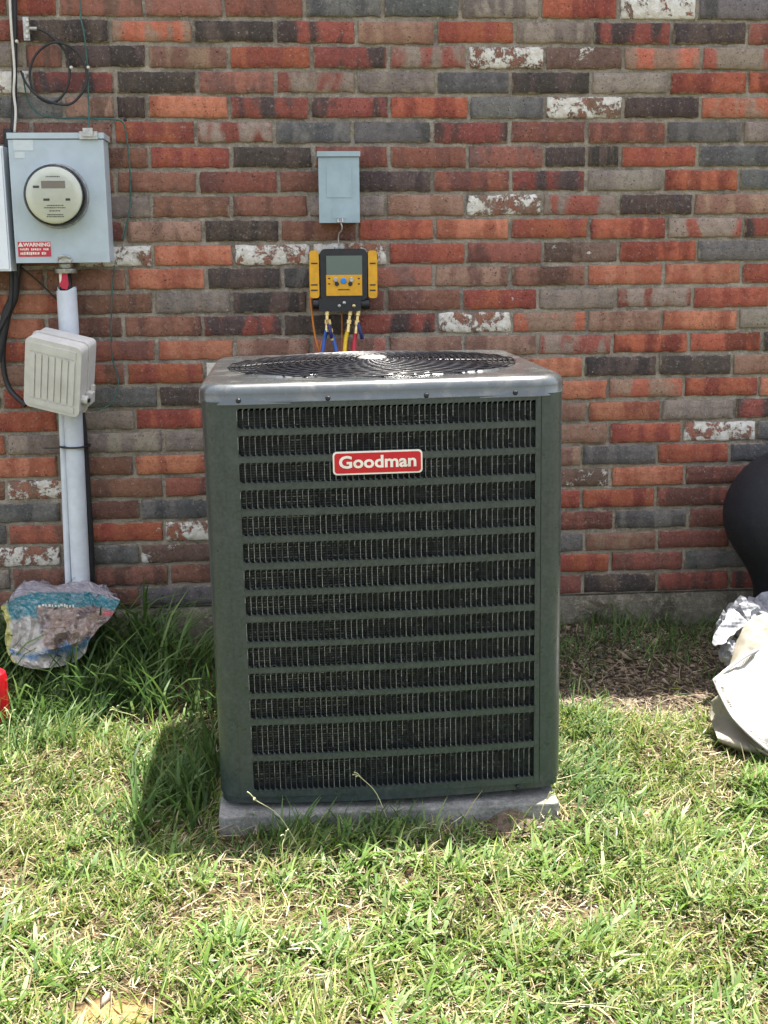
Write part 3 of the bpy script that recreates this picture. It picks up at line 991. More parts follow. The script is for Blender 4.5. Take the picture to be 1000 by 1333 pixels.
# 6. chips, twigs and crumbs of earth on the bed
n_ = 29000
x = np.concatenate([rng.uniform(0.58, 1.7, 20000), rng.uniform(-1.2, 1.8, 9000)]); y = np.concatenate([rng.uniform(2.93, 3.5, 20000), rng.uniform(1.4, 3.5, 9000)])
k = off_pad(x, y, 0.004)
x, y = keep(k, x, y); n_ = len(x)
s = rng.gamma(2, 0.0011, n_) + 0.0008
el = rng.uniform(1, 4, n_)
a_ = rng.uniform(0, 2 * math.pi, n_)
octv = np.array([(1, 0, 0), (0, 1, 0), (-1, 0, 0), (0, -1, 0), (0, 0, .7), (0, 0, -.5)])
P = octv[None] * rng.uniform(0.6, 1.3, (n_, 6, 3)) * s[:, None, None]
P[:, :, 0] *= el[:, None]
ca_, sa_ = np.cos(a_)[:, None], np.sin(a_)[:, None]
Q = np.stack([P[:, :, 0] * ca_ - P[:, :, 1] * sa_, P[:, :, 0] * sa_ + P[:, :, 1] * ca_, P[:, :, 2]], 2)
Q += np.stack([x, y, gh(x, y) + s * 0.3], 1)[:, None, :]
pat = np.array([0, 1, 4, 1, 2, 4, 2, 3, 4, 3, 0, 4, 1, 0, 5, 2, 1, 5, 3, 2, 5, 0, 3, 5])
me = np_mesh('earth_crumbs', Q.reshape(-1, 3), ((np.arange(n_) * 6)[:, None] + pat).ravel(), np.full(n_ * 8, 3))
vc = np.ones((n_, 6, 4)); vc[:, :, :3] = mixcol(n_, [(0.13, 0.10, 0.075), (0.21, 0.16, 0.115), (0.30, 0.24, 0.18), (0.08, 0.062, 0.05)], [3, 3, 1, 2])[:, None, :]
ca2 = me.color_attributes.new('leaf', 'FLOAT_COLOR', 'POINT'); ca2.data.foreach_set('color', vc.astype(np.float32).ravel())
me.materials.append(leaf_mat('earth_crumb', 0.0, 0.95))
o = bpy.data.objects.new('earth_crumbs', me); C.objects.link(o)
tag(o, 'brown crumbs of earth and mulch chips on the bare bed by the wall', 'soil', kind='stuff')

def gon(px, py, h=0.0):
    p = gat(px, py, 0.0)
    for _ in range(6): p = gat(px, py, float(gh(p.x, p.y)) + h)
    return p


M_twig = simple('twig_bark', lin(150, 132, 108), 0.9, 0, 0.25, 60, 0.001)
bm = bmesh.new()
pts = [gon(786, 858, 0.008), gon(812, 856, 0.012), gon(838, 847, 0.014), gon(856, 832, 0.02)]
tube(bm, pts, lambda s: 0.0035 + 0.004 * s, 6, 5)
o = obj('dead_stick', bm, M_twig, origin=pts[0], smooth=True)
tag(o, 'pale curved dead stick lying on the bare earth right of the unit', 'stick')
bm = bmesh.new()
pts = [gon(847, 876, 0.008), gon(838, 862, 0.014), gon(830, 850, 0.022)]
tube(bm, pts, 0.002, 5, 4)
o = obj('twig', bm, M_twig, origin=pts[0], smooth=True)
tag(o, 'thin short twig crossing below the curved stick on bare earth', 'twig')

bm = bmesh.new()
for _ in range(150):
    p = Vector((U(0.6, 1.4), U(2.97, 3.47), 0)); p.z = float(gh(p.x, p.y)) + 0.004
    a_ = U(0, math.pi); l_ = U(0.02, 0.09)
    q = p + Vector((math.cos(a_) * l_, math.sin(a_) * l_, 0)); q.z = float(gh(q.x, q.y)) + U(0.003, 0.016)
    tube(bm, [p, (p + q) / 2 + Vector((U(-.006, .006), U(-.006, .006), .004)), q], U(0.0006, 0.0018), 4, 3)
o = obj('dry_twigs', bm, M_twig, smooth=True)
tag(o, 'litter of thin dry twigs on the bare bed right of the unit', 'twigs', kind='stuff')
# small heap of earth against the pad
bm = bmesh.new()
hp_ = gat(672, 1090, 0)
nn = 30
V_ = [[bm.verts.new((hp_.x + (i / nn - .5) * 0.14, 2.405 + (j / nn - 1) * 0.075, 0)) for j in range(nn + 1)] for i in range(nn + 1)]
for col_ in V_:
    for v in col_:
        r2 = ((v.co.x - hp_.x) / 0.055) ** 2 + ((v.co.y - 2.40) / 0.055) ** 2
        v.co.z = -0.006 + 0.036 * math.exp(-r2 * 1.3) + 0.004 * noise.noise(v.co * 90) * math.exp(-r2 * 0.7)
for i in range(nn):
    for j in range(nn): bm.faces.new((V_[i][j], V_[i + 1][j], V_[i + 1][j + 1], V_[i][j + 1]))
o = obj('earth_heap', bm, rough_mat('loose_earth', lin(112, 98, 84), lin(84, 72, 60), lin(134, 118, 100), 20, 120, 500, 0.004), origin=(hp_.x, 2.38, 0), smooth=True)
tag(o, 'little heap of loose brown earth against the front of the concrete pad', 'earth heap')

# ------------------------------------------------------------------ CONCRETE PAD
bm = bmesh.new()
prof = rrect(PADX1 - PADX0, PADY1 - PADY0, 0.012, 3)
pcx, pcy = (PADX0 + PADX1) / 2, (PADY0 + PADY1) / 2
prism(bm, prof, lambda u, v, d: (pcx + u, pcy + v, d), -0.05, 0.038)
bmesh.ops.subdivide_edges(bm, edges=[e for e in bm.edges if e.calc_length() > 0.2], cuts=14)
bmesh.ops.triangulate(bm, faces=[f for f in bm.faces if len(f.verts) > 4])
for v in bm.verts:
    v.co.x += 0.0015 * noise.noise(v.co * 30)
    v.co.y += 0.003 * noise.noise(v.co * 24 + Vector((5, 0, 0)))
o = obj('concrete_pad', bm, M_pad, origin=(pcx, pcy, 0), bev=0.004)
tag(o, 'pale grey concrete pad under the air conditioner sunk in the grass', 'pad')

# ------------------------------------------------------------------ AIR CONDITIONER (local frame, front = -y)
UW, UX, UY, UZ = 0.736, 0.1932, 2.8052, 0.060
YF = UY - UW / 2
ac = root('air_conditioner', (UX, UY, UZ), 'large dark grey green outdoor air conditioner with louvred front and red badge', 'air conditioner')
ac.location.x += 0.008
ac.rotation_euler.y = -0.0118      # the slab has settled a little to the right
ac.scale.x = 1.008


def lz(py, px=315):
    """local height for a photo row on the front face"""
    d = ray(px, py)
    p = d * (YF / d.y)
    return p.z + CZ - UZ


H = UW / 2
BODY_TOP = lz(521)
X0, X1, XS = -0.2965, 0.305, 0.3155


def bow(x, b_=0.012):
    return -b_ * max(0.0, 1 - (x / 0.33) ** 2)


def aobj(name, bm, mat, parent=None, **kw):
    return obj(name, bm, mat, parent or ac, shift=False, **kw)


def strip(bm, x0, x1, z0, z1, yo, th, b_=0.012, n=14, M=None):
    """bar following the bowed front; yo: offset in front(-) of the face, th: thickness"""
    prev_ = None
    for i in range(n + 1):
        x = x0 + (x1 - x0) * i / n
        y = -H + bow(x, b_) + yo
        ring = [bm.verts.new((x, y, z0)), bm.verts.new((x, y, z1)), bm.verts.new((x, y + th, z1)), bm.verts.new((x, y + th, z0))]
        if M is not None:
            for v in ring: v.co = M @ v.co
        if prev_:
            for k in range(4): bm.faces.new((prev_[k], prev_[(k + 1) % 4], ring[(k + 1) % 4], ring[k]))
        else: bm.faces.new(ring[::-1])
        prev_ = ring
    bm.faces.new(prev_)


rows_px = [(529.5, 556.6), (565, 592), (600.6, 627), (636, 661), (670, 696), (704.5, 731), (739.5, 766), (774, 799.5), (808, 834),
           (841, 867.5), (875, 901), (908, 934.4), (942.4, 981), (989, 1027.5)]
rows_z = [(lz(a_), lz(b2)) for a_, b2 in rows_px]
PANEL_BOT = lz(1036)
NS = 53
pitch = (X1 - X0) / NS


def add_fins(bm, z1, z0, M=None, first=True):
    """vertical louvre blades of one row: thin lit front edge, blade slanting back, and a pressed tooth at head and foot"""
    for i in range(NS + 1):
        x = X0 + pitch * i
        y = -H + bow(x)
        wv = 0.00055 + 0.0006 * noise.noise(Vector((i * 1.7, z0 * 31, 4)))
        new = []
        pr = [(-wv, 0.0008), (wv, 0.0), (wv + 0.0006, 0.0075), (-wv + 0.0006, 0.0077)]
        a_ = [bm.verts.new((x + u, y + d, z0)) for u, d in pr]
        b2 = [bm.verts.new((x + u, y + d, z1)) for u, d in pr]
        new += a_ + b2
        for k in range(4): bm.faces.new((a_[k], a_[(k + 1) % 4], b2[(k + 1) % 4], b2[k]))
        if i < NS:
            for zz, s in ((z1, -1), (z0, 1)):      # tooth
                t3 = [(x, y + 0.0006, zz), (x + 0.0058, y + 0.0035, zz), (x, y + 0.0006, zz + s * 0.0052)]
                t4 = [(p[0], p[1] + 0.0012, p[2]) for p in t3]
                u_ = [bm.verts.new(p) for p in t3]; w_ = [bm.verts.new(p) for p in t4]
                new += u_ + w_
                bm.faces.new(u_)
                for k in range(3): bm.faces.new((u_[k], u_[(k + 1) % 3], w_[(k + 1) % 3], w_[k]))
        if M is not None:
            for v in new: v.co = M @ v.co


# front panel frame: left field (with the rounded corner), right stile
def corner_post(name, sx, sy, x_in, z0, z1, lab=None):
    """rounded corner: wraps from the front/back face round to the side"""
    r_ = 0.046
    pts = [(x_in, 0.0)]
    cx = H - r_
    for k in range(7):
        a_ = math.radians(-90 + 90 * k / 6)
        pts.append((cx + r_ * math.cos(a_), r_ + r_ * math.sin(a_)))
    pts.append((H, 0.075))
    inn = [(x_in, 0.004)] + [(cx + (r_ - .004) * math.cos(math.radians(-90 + 15 * k)), r_ + (r_ - .004) * math.sin(math.radians(-90 + 15 * k))) for k in range(7)] + [(H - .004, 0.075)]
    loop = pts + inn[::-1]
    bm = bmesh.new()
    loop = [(u * sx, (v - H) * sy) for u, v in loop]
    a_ = [bm.verts.new((u, v, z0)) for u, v in loop]
    b2 = [bm.verts.new((u, v, z1)) for u, v in loop]
    nn = len(loop)
    for k in range(nn): bm.faces.new((a_[k], a_[(k + 1) % nn], b2[(k + 1) % nn], b2[k]))
    m_ = len(pts)
    for vs_ in (a_, b2):
        for k in range(m_ - 1):
            bm.faces.new((vs_[k], vs_[k + 1], vs_[nn - 2 - k], vs_[nn - 1 - k]))
    return aobj(name, bm, M_paint, smooth='auto')


corner_post('corner_post', 1, 1, XS + 0.0015, 0.012, BODY_TOP)
corner_post('corner_post', -1, 1, -X0 + 0.028, 0.012, BODY_TOP)
corner_post('corner_post', 1, -1, 0.30, 0.012, BODY_TOP)
corner_post('corner_post', -1, -1, 0.30, 0.012, BODY_TOP)

fp_root = bmesh.new()
strip(fp_root, X0 - 0.0275, X0, PANEL_BOT, BODY_TOP, -0.0005, 0.005, n=2)
fp = aobj('front_panel', fp_root, M_paint)
bm = bmesh.new(); strip(bm, X1, XS, PANEL_BOT, BODY_TOP - 0.001, -0.0012, 0.005, n=2)
aobj('panel_stile', bm, M_paint, fp)
edges = [BODY_TOP - 0.0015] + [v for r_ in rows_z for v in r_] + [PANEL_BOT]
for i in range(0, len(edges), 2):
    bm = bmesh.new()
    strip(bm, X0, X1, edges[i + 1], edges[i], 0.0, 0.004)
    # pressed lip so the bar catches light along its upper edge
    strip(bm, X0, X1, edges[i] - 0.0012, edges[i] - 0.0002, -0.0009, 0.0009)
    aobj('grille_bar', bm, M_paint, fp)
for i, (z1, z0) in enumerate(rows_z):
    bm = bmesh.new()
    add_fins(bm, z1, z0)
    o = aobj('louvre_fins', bm, M_finedge, fp)
    o['kind'] = 'stuff'
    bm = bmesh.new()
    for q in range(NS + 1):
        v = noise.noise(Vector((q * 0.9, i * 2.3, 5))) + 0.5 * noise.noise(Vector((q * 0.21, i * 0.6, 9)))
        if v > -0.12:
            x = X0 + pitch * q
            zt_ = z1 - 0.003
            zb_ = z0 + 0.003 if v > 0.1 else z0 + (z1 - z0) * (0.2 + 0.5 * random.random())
            box(bm, x - 0.00045, x + 0.00055, -H + bow(x) - 0.0006, -H + bow(x) - 0.0001, zb_, zt_)  # pale strip painted as the lit line along the fin
    o = aobj('lit_fin_edges', bm, M_edge, fp)
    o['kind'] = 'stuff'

# sides: the same pressing
for nm, ang in (('right_side_panel', 90), ('left_side_panel', -90), ('rear_panel', 180)):
    M4 = Matrix.Rotation(math.radians(ang), 4, 'Z')
    bm = bmesh.new()
    for i in range(0, len(edges), 2): strip(bm, -0.30, 0.30, edges[i + 1], edges[i], 0.0, 0.004, n=8, M=M4)
    for z1, z0 in rows_z: add_fins(bm, z1, z0, M=M4)
    aobj('side_panel', bm, M_paint)

# condenser coil behind the louvres, with tube rows
bm = bmesh.new()
ci = H - 0.030
for sx, sy, wx_, wy_ in ((0, -1, ci, 0.012), (0, 1, ci, 0.012), (-1, 0, 0.012, ci - 0.012), (1, 0, 0.012, ci - 0.012)):
    box(bm, sx * ci - wx_, sx * ci + wx_, sy * ci - wy_, sy * ci + wy_, -0.004, BODY_TOP - 0.02)
coil = aobj('condenser_coil', bm, M_coil)
bm = bmesh.new()
zz = 0.045
i = 0
while zz < BODY_TOP - 0.03:
    for q in range(NS):
        x = X0 + pitch * (q + 0.5)
        v = noise.noise(Vector((q * 0.16, zz * 4.5, 3))) + 0.45 * noise.noise(Vector((q * 2.3, zz * 60, 8)))
        if v > 0.16 - 0.22 * (q < 18) - 0.1 * (q > 44):
            hw = pitch * random.uniform(0.15, 0.36)
            box(bm, x - hw, x + hw, -ci - 0.0155, -ci - 0.0125, zz - 0.0009, zz + 0.0009)
    zz += 0.0212 if i % 2 else 0.0106
    i += 1
o = aobj('coil_tubes', bm, M_coilwire, coil); o['kind'] = 'stuff'
bm = bmesh.new()
zz = 0.035
while zz < BODY_TOP - 0.03:
    box(bm, X0 - 0.01, X1 + 0.01, -ci - 0.0150, -ci - 0.0130, zz - 0.0005, zz + 0.0005); zz += 0.0053
for q in range(300):
    x = X0 + (X1 - X0) * q / 299 + 0.0004 * math.sin(q * 7)
    box(bm, x - 0.00022, x + 0.00022, -ci - 0.0160, -ci - 0.0122, 0.03, BODY_TOP - 0.03)
o = aobj('coil_fin_edges', bm, M_coilfin, coil); o['kind'] = 'stuff'

# base pan
bm = bmesh.new()
n = 20
out = []
bw = 0.024
for k in range(n + 1):
    x = -H + 0.035 + (UW - 0.07) * k / n
    out.append((x, -H + 0.010 - bw * (1 - (x / 0.34) ** 2) if abs(x) < 0.34 else -H + 0.01))
for k in range(1, 6):
    a_ = math.radians(-90 + 90 * k / 5); out.append((H - 0.035 + 0.035 * math.cos(a_), -H + 0.045 + 0.035 * math.sin(a_)))
out += [(H, H - 0.04), (H - 0.04, H), (-H + 0.04, H), (-H, H - 0.04)]
for k in range(0, 5):
    a_ = math.radians(180 + 90 * k / 5); out.append((-H + 0.035 + 0.035 * math.cos(a_), -H + 0.045 + 0.035 * math.sin(a_)))
prism(bm, out, lambda u, v, d: (u * 0.992, v * 0.992, d), -0.006, PANEL_BOT + 0.004)
base = aobj('base_pan', bm, M_paint, bev=0.002)
for fx_ in (-0.24, 0.22):
    for fy_ in (-0.25, 0.26):
        bm = bmesh.new(); box(bm, fx_ - 0.04, fx_ + 0.04, fy_ - 0.04, fy_ + 0.04, -0.0195, -0.0065)
        aobj('foot', bm, M_dark, base)
for x in (-0.235, 0.27):
    bm = bmesh.new(); lathe(bm, [(0.0045, 0), (0.0045, 0.004), (0.003, 0.006)], x, -H + 0.008 - bw * (1 - (x / 0.34) ** 2), -0.001 + 0.004, 8, 'Y')
    aobj('screw', bm, M_black, base)

# cap: rounded-square dish edge with a bullnose and a round opening
CAP0 = BODY_TOP - 0.004
CAPT = lz(500) + 0.004
CH = CAPT - CAP0
NCAP = 14


def cap_outline(inset, r_):
    return rrect(UW + 0.013 - 2 * inset, UW + 0.013 - 2 * inset, max(r_ - inset, 0.01), NCAP)


bm = bmesh.new()
rb = 0.021
levels = [(0.0065, -0.001), (-0.0015, -0.0015), (-0.0015, 0.001), (0.0, 0.003), (0.0, CH - rb)]
for k in range(1, 7):
    a_ = math.radians(90 * k / 6)
    levels.append((rb * (1 - math.cos(a_)), CH - rb + rb * math.sin(a_)))
rings = []
RC = 0.078
for ins, z in levels:
    rings.append([bm.verts.new((u, v, CAP0 + z)) for u, v in cap_outline(ins, RC)])
npt = len(rings[0])
for i in range(len(rings) - 1):
    for k in range(npt):
        bm.faces.new((rings[i][k], rings[i][(k + 1) % npt], rings[i + 1][(k + 1) % npt], rings[i + 1][k]))
RO = 0.329
last = rings[-1]
prof = [(RO + 0.006, CH + 0.0), (RO + 0.002, CH + 0.0035), (RO, CH + 0.0015), (RO - 0.001, CH - 0.03), (RO - 0.002, CH - 0.12)]
prev_ = last
for r_, z in prof:
    ring = []
    for v in last:
        d = Vector((v.co.x, v.co.y)).normalized()
        ring.append(bm.verts.new((d.x * r_, d.y * r_, CAP0 + z)))
    for k in range(npt): bm.faces.new((prev_[k], prev_[(k + 1) % npt], ring[(k + 1) % npt], ring[k]))
    prev_ = ring
cap = aobj('cap', bm, M_cap, smooth='auto')
for x in (-0.292, -0.115, 0.082, 0.262):
    bm = bmesh.new(); lathe(bm, [(0.0055, 0), (0.0055, 0.002), (0.0035, 0.005)], x, -H - 0.005, CAP0 + 0.0075, 8, 'Y')
    aobj('screw', bm, M_steel if x < -0.2 and False else M_black, cap)

# wire fan guard: rings and radial spokes
NR = 25
for k in range(NR):
    r_ = 0.030 + (RO - 0.034) * k / (NR - 1)
    z = CAP0 + CH + 0.004 + 0.010 * (1 - (r_ / RO) ** 2)
    bm = bmesh.new()
    pts = [(r_ * math.cos(a_), r_ * math.sin(a_), z + 0.0012 * math.sin(a_ * 24 + k * 2.6)) for a_ in [2 * math.pi * q / 96 for q in range(97)]]
    tube(bm, pts, 0.0017, 5, 1, cap=False, smooth=False)
    aobj('guard_ring', bm, M_wiregrille, cap, smooth=True)
for k in range(12):
    a_ = 2 * math.pi * (k + 0.35) / 12
    bm = bmesh.new()
    tube(bm, [((0.02 + (RO - 0.02) * s) * math.cos(a_ + 0.35 * s), (0.02 + (RO - 0.02) * s) * math.sin(a_ + 0.35 * s), CAP0 + CH + 0.0005 + 0.010 * (1 - s * s)) for s in [q / 8 for q in range(9)]], 0.0022, 5, 1, smooth=False)
    aobj('guard_spoke', bm, M_wiregrille, cap, smooth=True)
bm = bmesh.new(); lathe(bm, [(0.034, 0), (0.034, 0.006), (0.028, 0.010)], 0, 0, CAP0 + CH + 0.010, 24)
aobj('guard_hub', bm, M_steel, cap, smooth='auto')

# motor and fan
bm = bmesh.new(); lathe(bm, [(0.075, 0), (0.078, 0.01), (0.078, 0.09), (0.06, 0.105)], 0, 0, CAP0 - 0.10, 28)
aobj('fan_motor', bm, M_dark, smooth='auto')
fan_bm = bmesh.new(); lathe(fan_bm, [(0.05, 0), (0.055, 0.004), (0.055, 0.02), (0.03, 0.026)], 0, 0, CAP0 - 0.015, 24)
fan = aobj('fan_hub', fan_bm, M_bladem, smooth='auto')
for k in range(3):
    bm = bmesh.new()
    G = []
    a0_ = 2 * math.pi * k / 3 + 0.5
    for i in range(9):
        r_ = 0.05 + 0.235 * i / 8
        half = 0.42 + 0.30 * (i / 8)
        G.append([bm.verts.new((r_ * math.cos(a0_ + half * s), r_ * math.sin(a0_ + half * s), CAP0 + 0.002 + 0.034 * s * (0.4 + r_))) for s in [q / 4 - 1 for q in range(9)]])
    for i in range(8):
        for j in range(8): bm.faces.new((G[i][j], G[i + 1][j], G[i + 1][j + 1], G[i][j + 1]))
    o = aobj('fan_blade', bm, M_bladem, fan, smooth=True)
    md = o.modifiers.new('thick', 'SOLIDIFY'); md.thickness = 0.002
bm = bmesh.new(); box(bm, -H + 0.05, H - 0.05, -H + 0.05, H - 0.05, 0.02, 0.04)
aobj('inner_floor', bm, M_dark)

# badge
bz = (lz(585, 491) + lz(615, 491)) / 2
bxc = (wx(434, bz + UZ, YF) + wx(549, bz + UZ, YF)) / 2 - UX
bww = wx(549, bz + UZ, YF) - wx(434, bz + UZ, YF)
bhh = lz(585, 491) - lz(615, 491)
yb = -H - 0.012 + 0.0
bm = bmesh.new(); prism(bm, rrect(bww, bhh, 0.008, 5), lambda u, v, d: (bxc + u, yb + d, bz + v), -0.0005, -0.0045)
badge = aobj('badge', bm, M_letter, bev=0.0006)
bm = bmesh.new(); prism(bm, rrect(bww - 0.0065, bhh - 0.0065, 0.006, 5), lambda u, v, d: (bxc + u, yb + d, bz + v), -0.0046, -0.0052)
aobj('badge_field', bm, M_red, badge)


def text_obj(name, body, size, loc, mat, parent, ext=0.0006, bold=0.0, sx=1.0, rot=(math.pi / 2, 0, 0), align='CENTER'):
    cu = bpy.data.curves.new(name, 'FONT')
    cu.body = body
    cu.size = size
    cu.extrude = ext
    cu.offset = bold
    cu.align_x = align
    cu.align_y = 'CENTER'
    cu.resolution_u = 3
    tmp = bpy.data.objects.new(name, cu)
    C.objects.link(tmp)
    bpy.context.view_layer.update()
    me = bpy.data.meshes.new_from_object(tmp)
    bpy.data.objects.remove(tmp)
    me.materials.clear(); me.materials.append(mat)
    me.transform(Matrix.Translation(loc) @ Matrix.Rotation(rot[2], 4, 'Z') @ Matrix.Rotation(rot[0], 4, 'X') @ Matrix.Diagonal((sx, 1, 1, 1)))
    o_ = bpy.data.objects.new(name, me)
    C.objects.link(o_)
    o_.parent = parent
    return o_


text_obj('lettering', 'Goodman', 0.0345, (bxc, yb - 0.0056, bz + 0.001), M_letter, badge, 0.0008, 0.0009, 1.13)

# ------------------------------------------------------------------ METER BOX on the wall
mo = 0.11
A, B_ = at(12, 175, mo), at(136, 342, mo)
mx0, mx1 = at(16, 260, mo).x, at(139, 260, mo).x
mz1, mz0 = at(75, 173, mo).z, at(75, 342, mo).z
mb = root('electric_meter_box', ((mx0 + mx1) / 2, D, mz0), 'large grey electric meter box with round dial meter and red sticker on the wall', 'meter box')
ysf = D - mo
bm = bmesh.new(); box(bm, mx0 + 0.003, mx1 - 0.003, ysf + 0.004, D - 0.001, mz0 + 0.002, mz1 - 0.016)
obj('box_body', bm, M_boxgrey, mb, bev=0.003)
bm = bmesh.new(); box(bm, mx0, mx1, ysf - 0.004, ysf + 0.012, mz0, mz1 - 0.018)
cov = obj('cover', bm, M_boxgrey, mb, bev=0.003)
bm = bmesh.new(); box(bm, mx0 - 0.002, mx1 + 0.002, ysf - 0.007, D - 0.001, mz1 - 0.015, mz1)
obj('top_flange', bm, M_boxgrey, mb, bev=0.003)
bm = bmesh.new(); 
lp = at(115, 174, mo + 0.012)
box(bm, lp.x - 0.024, lp.x + 0.024, ysf - 0.013, ysf - 0.0075, lp.z - 0.014, lp.z + 0.006)
box(bm, lp.x - 0.013, lp.x + 0.013, ysf - 0.020, ysf - 0.013, lp.z - 0.008, lp.z + 0.014)
obj('latch', bm, M_steel, mb, bev=0.002)
bm = bmesh.new()
lp = at(84, 339, mo + 0.012)
tube(bm, [(lp.x - 0.016, ysf - 0.006, lp.z), (lp.x - 0.01, ysf - 0.014, lp.z + 0.010), (lp.x + 0.010, ysf - 0.014, lp.z + 0.010), (lp.x + 0.018, ysf - 0.006, lp.z)], 0.004, 6, 4)
box(bm, lp.x - 0.014, lp.x + 0.018, ysf - 0.012, ysf - 0.0045, lp.z - 0.006, lp.z + 0.005)
obj('latch', bm, M_steel, mb)
mc = at(73, 255, mo + 0.03)
R_ = 0.081
bm = bmesh.new(); lathe(bm, [(R_ + 0.003, 0.0), (R_ + 0.004, 0.008), (R_ + 0.001, 0.014)], mc.x, ysf - 0.0045, mc.z, 48, 'Y')
meter = obj('meter', bm, M_steel, mb, smooth='auto')
bm = bmesh.new(); lathe(bm, [(R_ - 0.003, 0.012), (R_ - 0.004, 0.052), (R_ - 0.006, 0.053)], mc.x, ysf - 0.004, mc.z, 48, 'Y')
obj('meter_drum', bm, M_black, meter, smooth='auto')
bm = bmesh.new(); lathe(bm, [(R_ - 0.0075, 0.0532), (R_ - 0.0085, 0.0558), (R_ - 0.010, 0.0562)], mc.x, ysf - 0.004, mc.z, 48, 'Y')
obj('dial_face', bm, M_meterface, meter, smooth='auto')
bm = bmesh.new()
lathe(bm, [(R_, 0.014), (R_ - 0.0015, 0.055), (R_ - 0.007, 0.062), (R_ - 0.02, 0.064), (0.001, 0.065)], mc.x, ysf - 0.004, mc.z, 48, 'Y', closed=True)
obj('glass_cover', bm, M_glass, meter, smooth=True)
yd = ysf - 0.004 - 0.0565
bm = bmesh.new(); box(bm, mc.x - 0.031, mc.x + 0.031, yd - 0.001, yd + 0.002, mc.z + 0.018, mc.z + 0.037)
obj('display', bm, M_disp, meter, bev=0.001)
bm = bmesh.new()
for (u, v, wv, hv) in [(-0.020, -0.011, 0.008, 0.003), (0.036, -0.011, 0.006, 0.003), (-0.045, 0.022, 0.008, 0.003)]:
    box(bm, mc.x + u - wv, mc.x + u + wv, yd - 0.0009, yd + 0.001, mc.z + v - hv, mc.z + v + hv)
for row, (v, wv) in enumerate([(0.048, 0.018), (-0.026, 0.02), (-0.032, 0.028), (-0.040, 0.014), (-0.050, 0.020), (-0.055, 0.022)]):
    u = -wv
    while u < wv:
        q = random.uniform(0.0015, 0.004)
        box(bm, mc.x + u, mc.x + u + q, yd - 0.0008, yd + 0.001, mc.z + v - 0.0012, mc.z + v + 0.0012)
        u += q + 0.0013
obj('dial_print', bm, M_black, meter)['kind'] = 'stuff'
# sticker
s0, s1 = at(23, 315, mo + 0.004), at(67, 334, mo + 0.004)
bm = bmesh.new(); box(bm, s0.x, s1.x, ysf - 0.0052, ysf - 0.0042, s1.z, s0.z)
stk = obj('warning_sticker', bm, M_redtag, mb)
scx, sw, sh = (s0.x + s1.x) / 2, s1.x - s0.x, s0.z - s1.z
tl = Vector(mb.location)
text_obj('sticker_lettering', '\u25b2WARNING', 0.0135, Vector((scx, ysf - 0.0056, s0.z - sh * 0.2)) - tl, M_letter, stk, 0.0001, 0.0005, 1.1)
bm = bmesh.new()
for v, hh in ((0.5, 0.0034), (0.78, 0.0042)):
    u = s0.x + 0.006
    while u < s1.x - 0.008:
        q = random.uniform(0.0018, 0.0045)
        if random.random() < 0.85: box(bm, u, u + q, ysf - 0.0057, ysf - 0.0052, s0.z - sh * v - hh * random.uniform(.6, 1), s0.z - sh * v + hh * random.uniform(.6, 1))
        u += q + 0.0016
obj('sticker_print', bm, M_letter, stk)['kind'] = 'stuff'
q0, q1 = at(17, 182, mo + 0.004), at(44, 196, mo + 0.004)
bm = bmesh.new(); box(bm, q0.x, q1.x, ysf - 0.005, ysf - 0.0042, q1.z, q0.z)
q0, q1 = at(19, 198, mo + 0.004), at(33, 206, mo + 0.004)
box(bm, q0.x, q1.x, ysf - 0.005, ysf - 0.0042, q1.z, q0.z)
obj('paper_label', bm, simple('faded_label', lin(194, 202, 206), 0.5, 0, 0.03, 60, 0), mb)

# white cabinet cut by the left edge of the photograph
wo = 0.10
cx1 = at(9, 270, wo).x
cz1, cz0 = at(5, 190, wo).z, at(5, 353, wo).z
cb = root('white_utility_cabinet', (cx1 - 0.13, D, cz0), 'plain white utility cabinet on the wall at the left edge beside the cables', 'cabinet')
bm = bmesh.new(); box(bm, cx1 - 0.26, cx1, D - wo, D - 0.001, cz0, cz1)
obj('cabinet_body', bm, M_white, cb, bev=0.004)
bm = bmesh.new(); box(bm, cx1 - 0.255, cx1 - 0.004, D - wo - 0.006, D - wo - 0.0005, cz0 + 0.005, cz1 - 0.005)
obj('cabinet_door', bm, M_white, cb, bev=0.003)

# ------------------------------------------------------------------ conduits
def run(name, pxs, r_, mat, label, cat, off=0.03, sides=12, straight=True, extra=None, group=None):
    pts = [at(a_, b2, off if not isinstance(off, (list, tuple)) else off[i]) for i, (a_, b2) in enumerate(pxs)]
    bm = bmesh.new()
    tube(bm, pts, r_, sides, 8 if not straight else 2, smooth=not straight)
    o_ = obj(name, bm, mat, origin=pts[-1], smooth='auto' if sides > 8 else True)
    return tag(o_, label, cat, group)


PO = 0.060
cd = root('plastic_conduit', at(104, 765, PO), 'wide pale blue white plastic conduit rising from the ground to the meter box', 'conduit')
bm = bmesh.new()
top = at(87.5, 376, PO)
bot = at(104.5, 765, PO)
top.z += 0.0; bot.z = 0.03
nn = 28
ax = (top - bot)
rings = []
for i in range(9):
    p = bot + ax * (i / 8)
    rings.append([bm.verts.new((p.x + 0.026 * math.cos(2 * math.pi * k / nn), p.y + 0.026 * math.sin(2 * math.pi * k / nn),
                                p.z + (0.006 * math.cos(4 * math.pi * k / nn + .5) + 0.003 * noise.noise(Vector((k * 1.0, 0, 0))) if i == 8 else 0))) for k in range(nn)])
for i in range(8):
    for k in range(nn): bm.faces.new((rings[i][k], rings[i][(k + 1) % nn], rings[i + 1][(k + 1) % nn], rings[i + 1][k]))
o = obj('pipe', bm, M_pvc, cd, smooth=True)
md = o.modifiers.new('wall', 'SOLIDIFY'); md.thickness = 0.003; md.offset = -1
bm = bmesh.new(); c_ = top + (bot - top) * 0.115
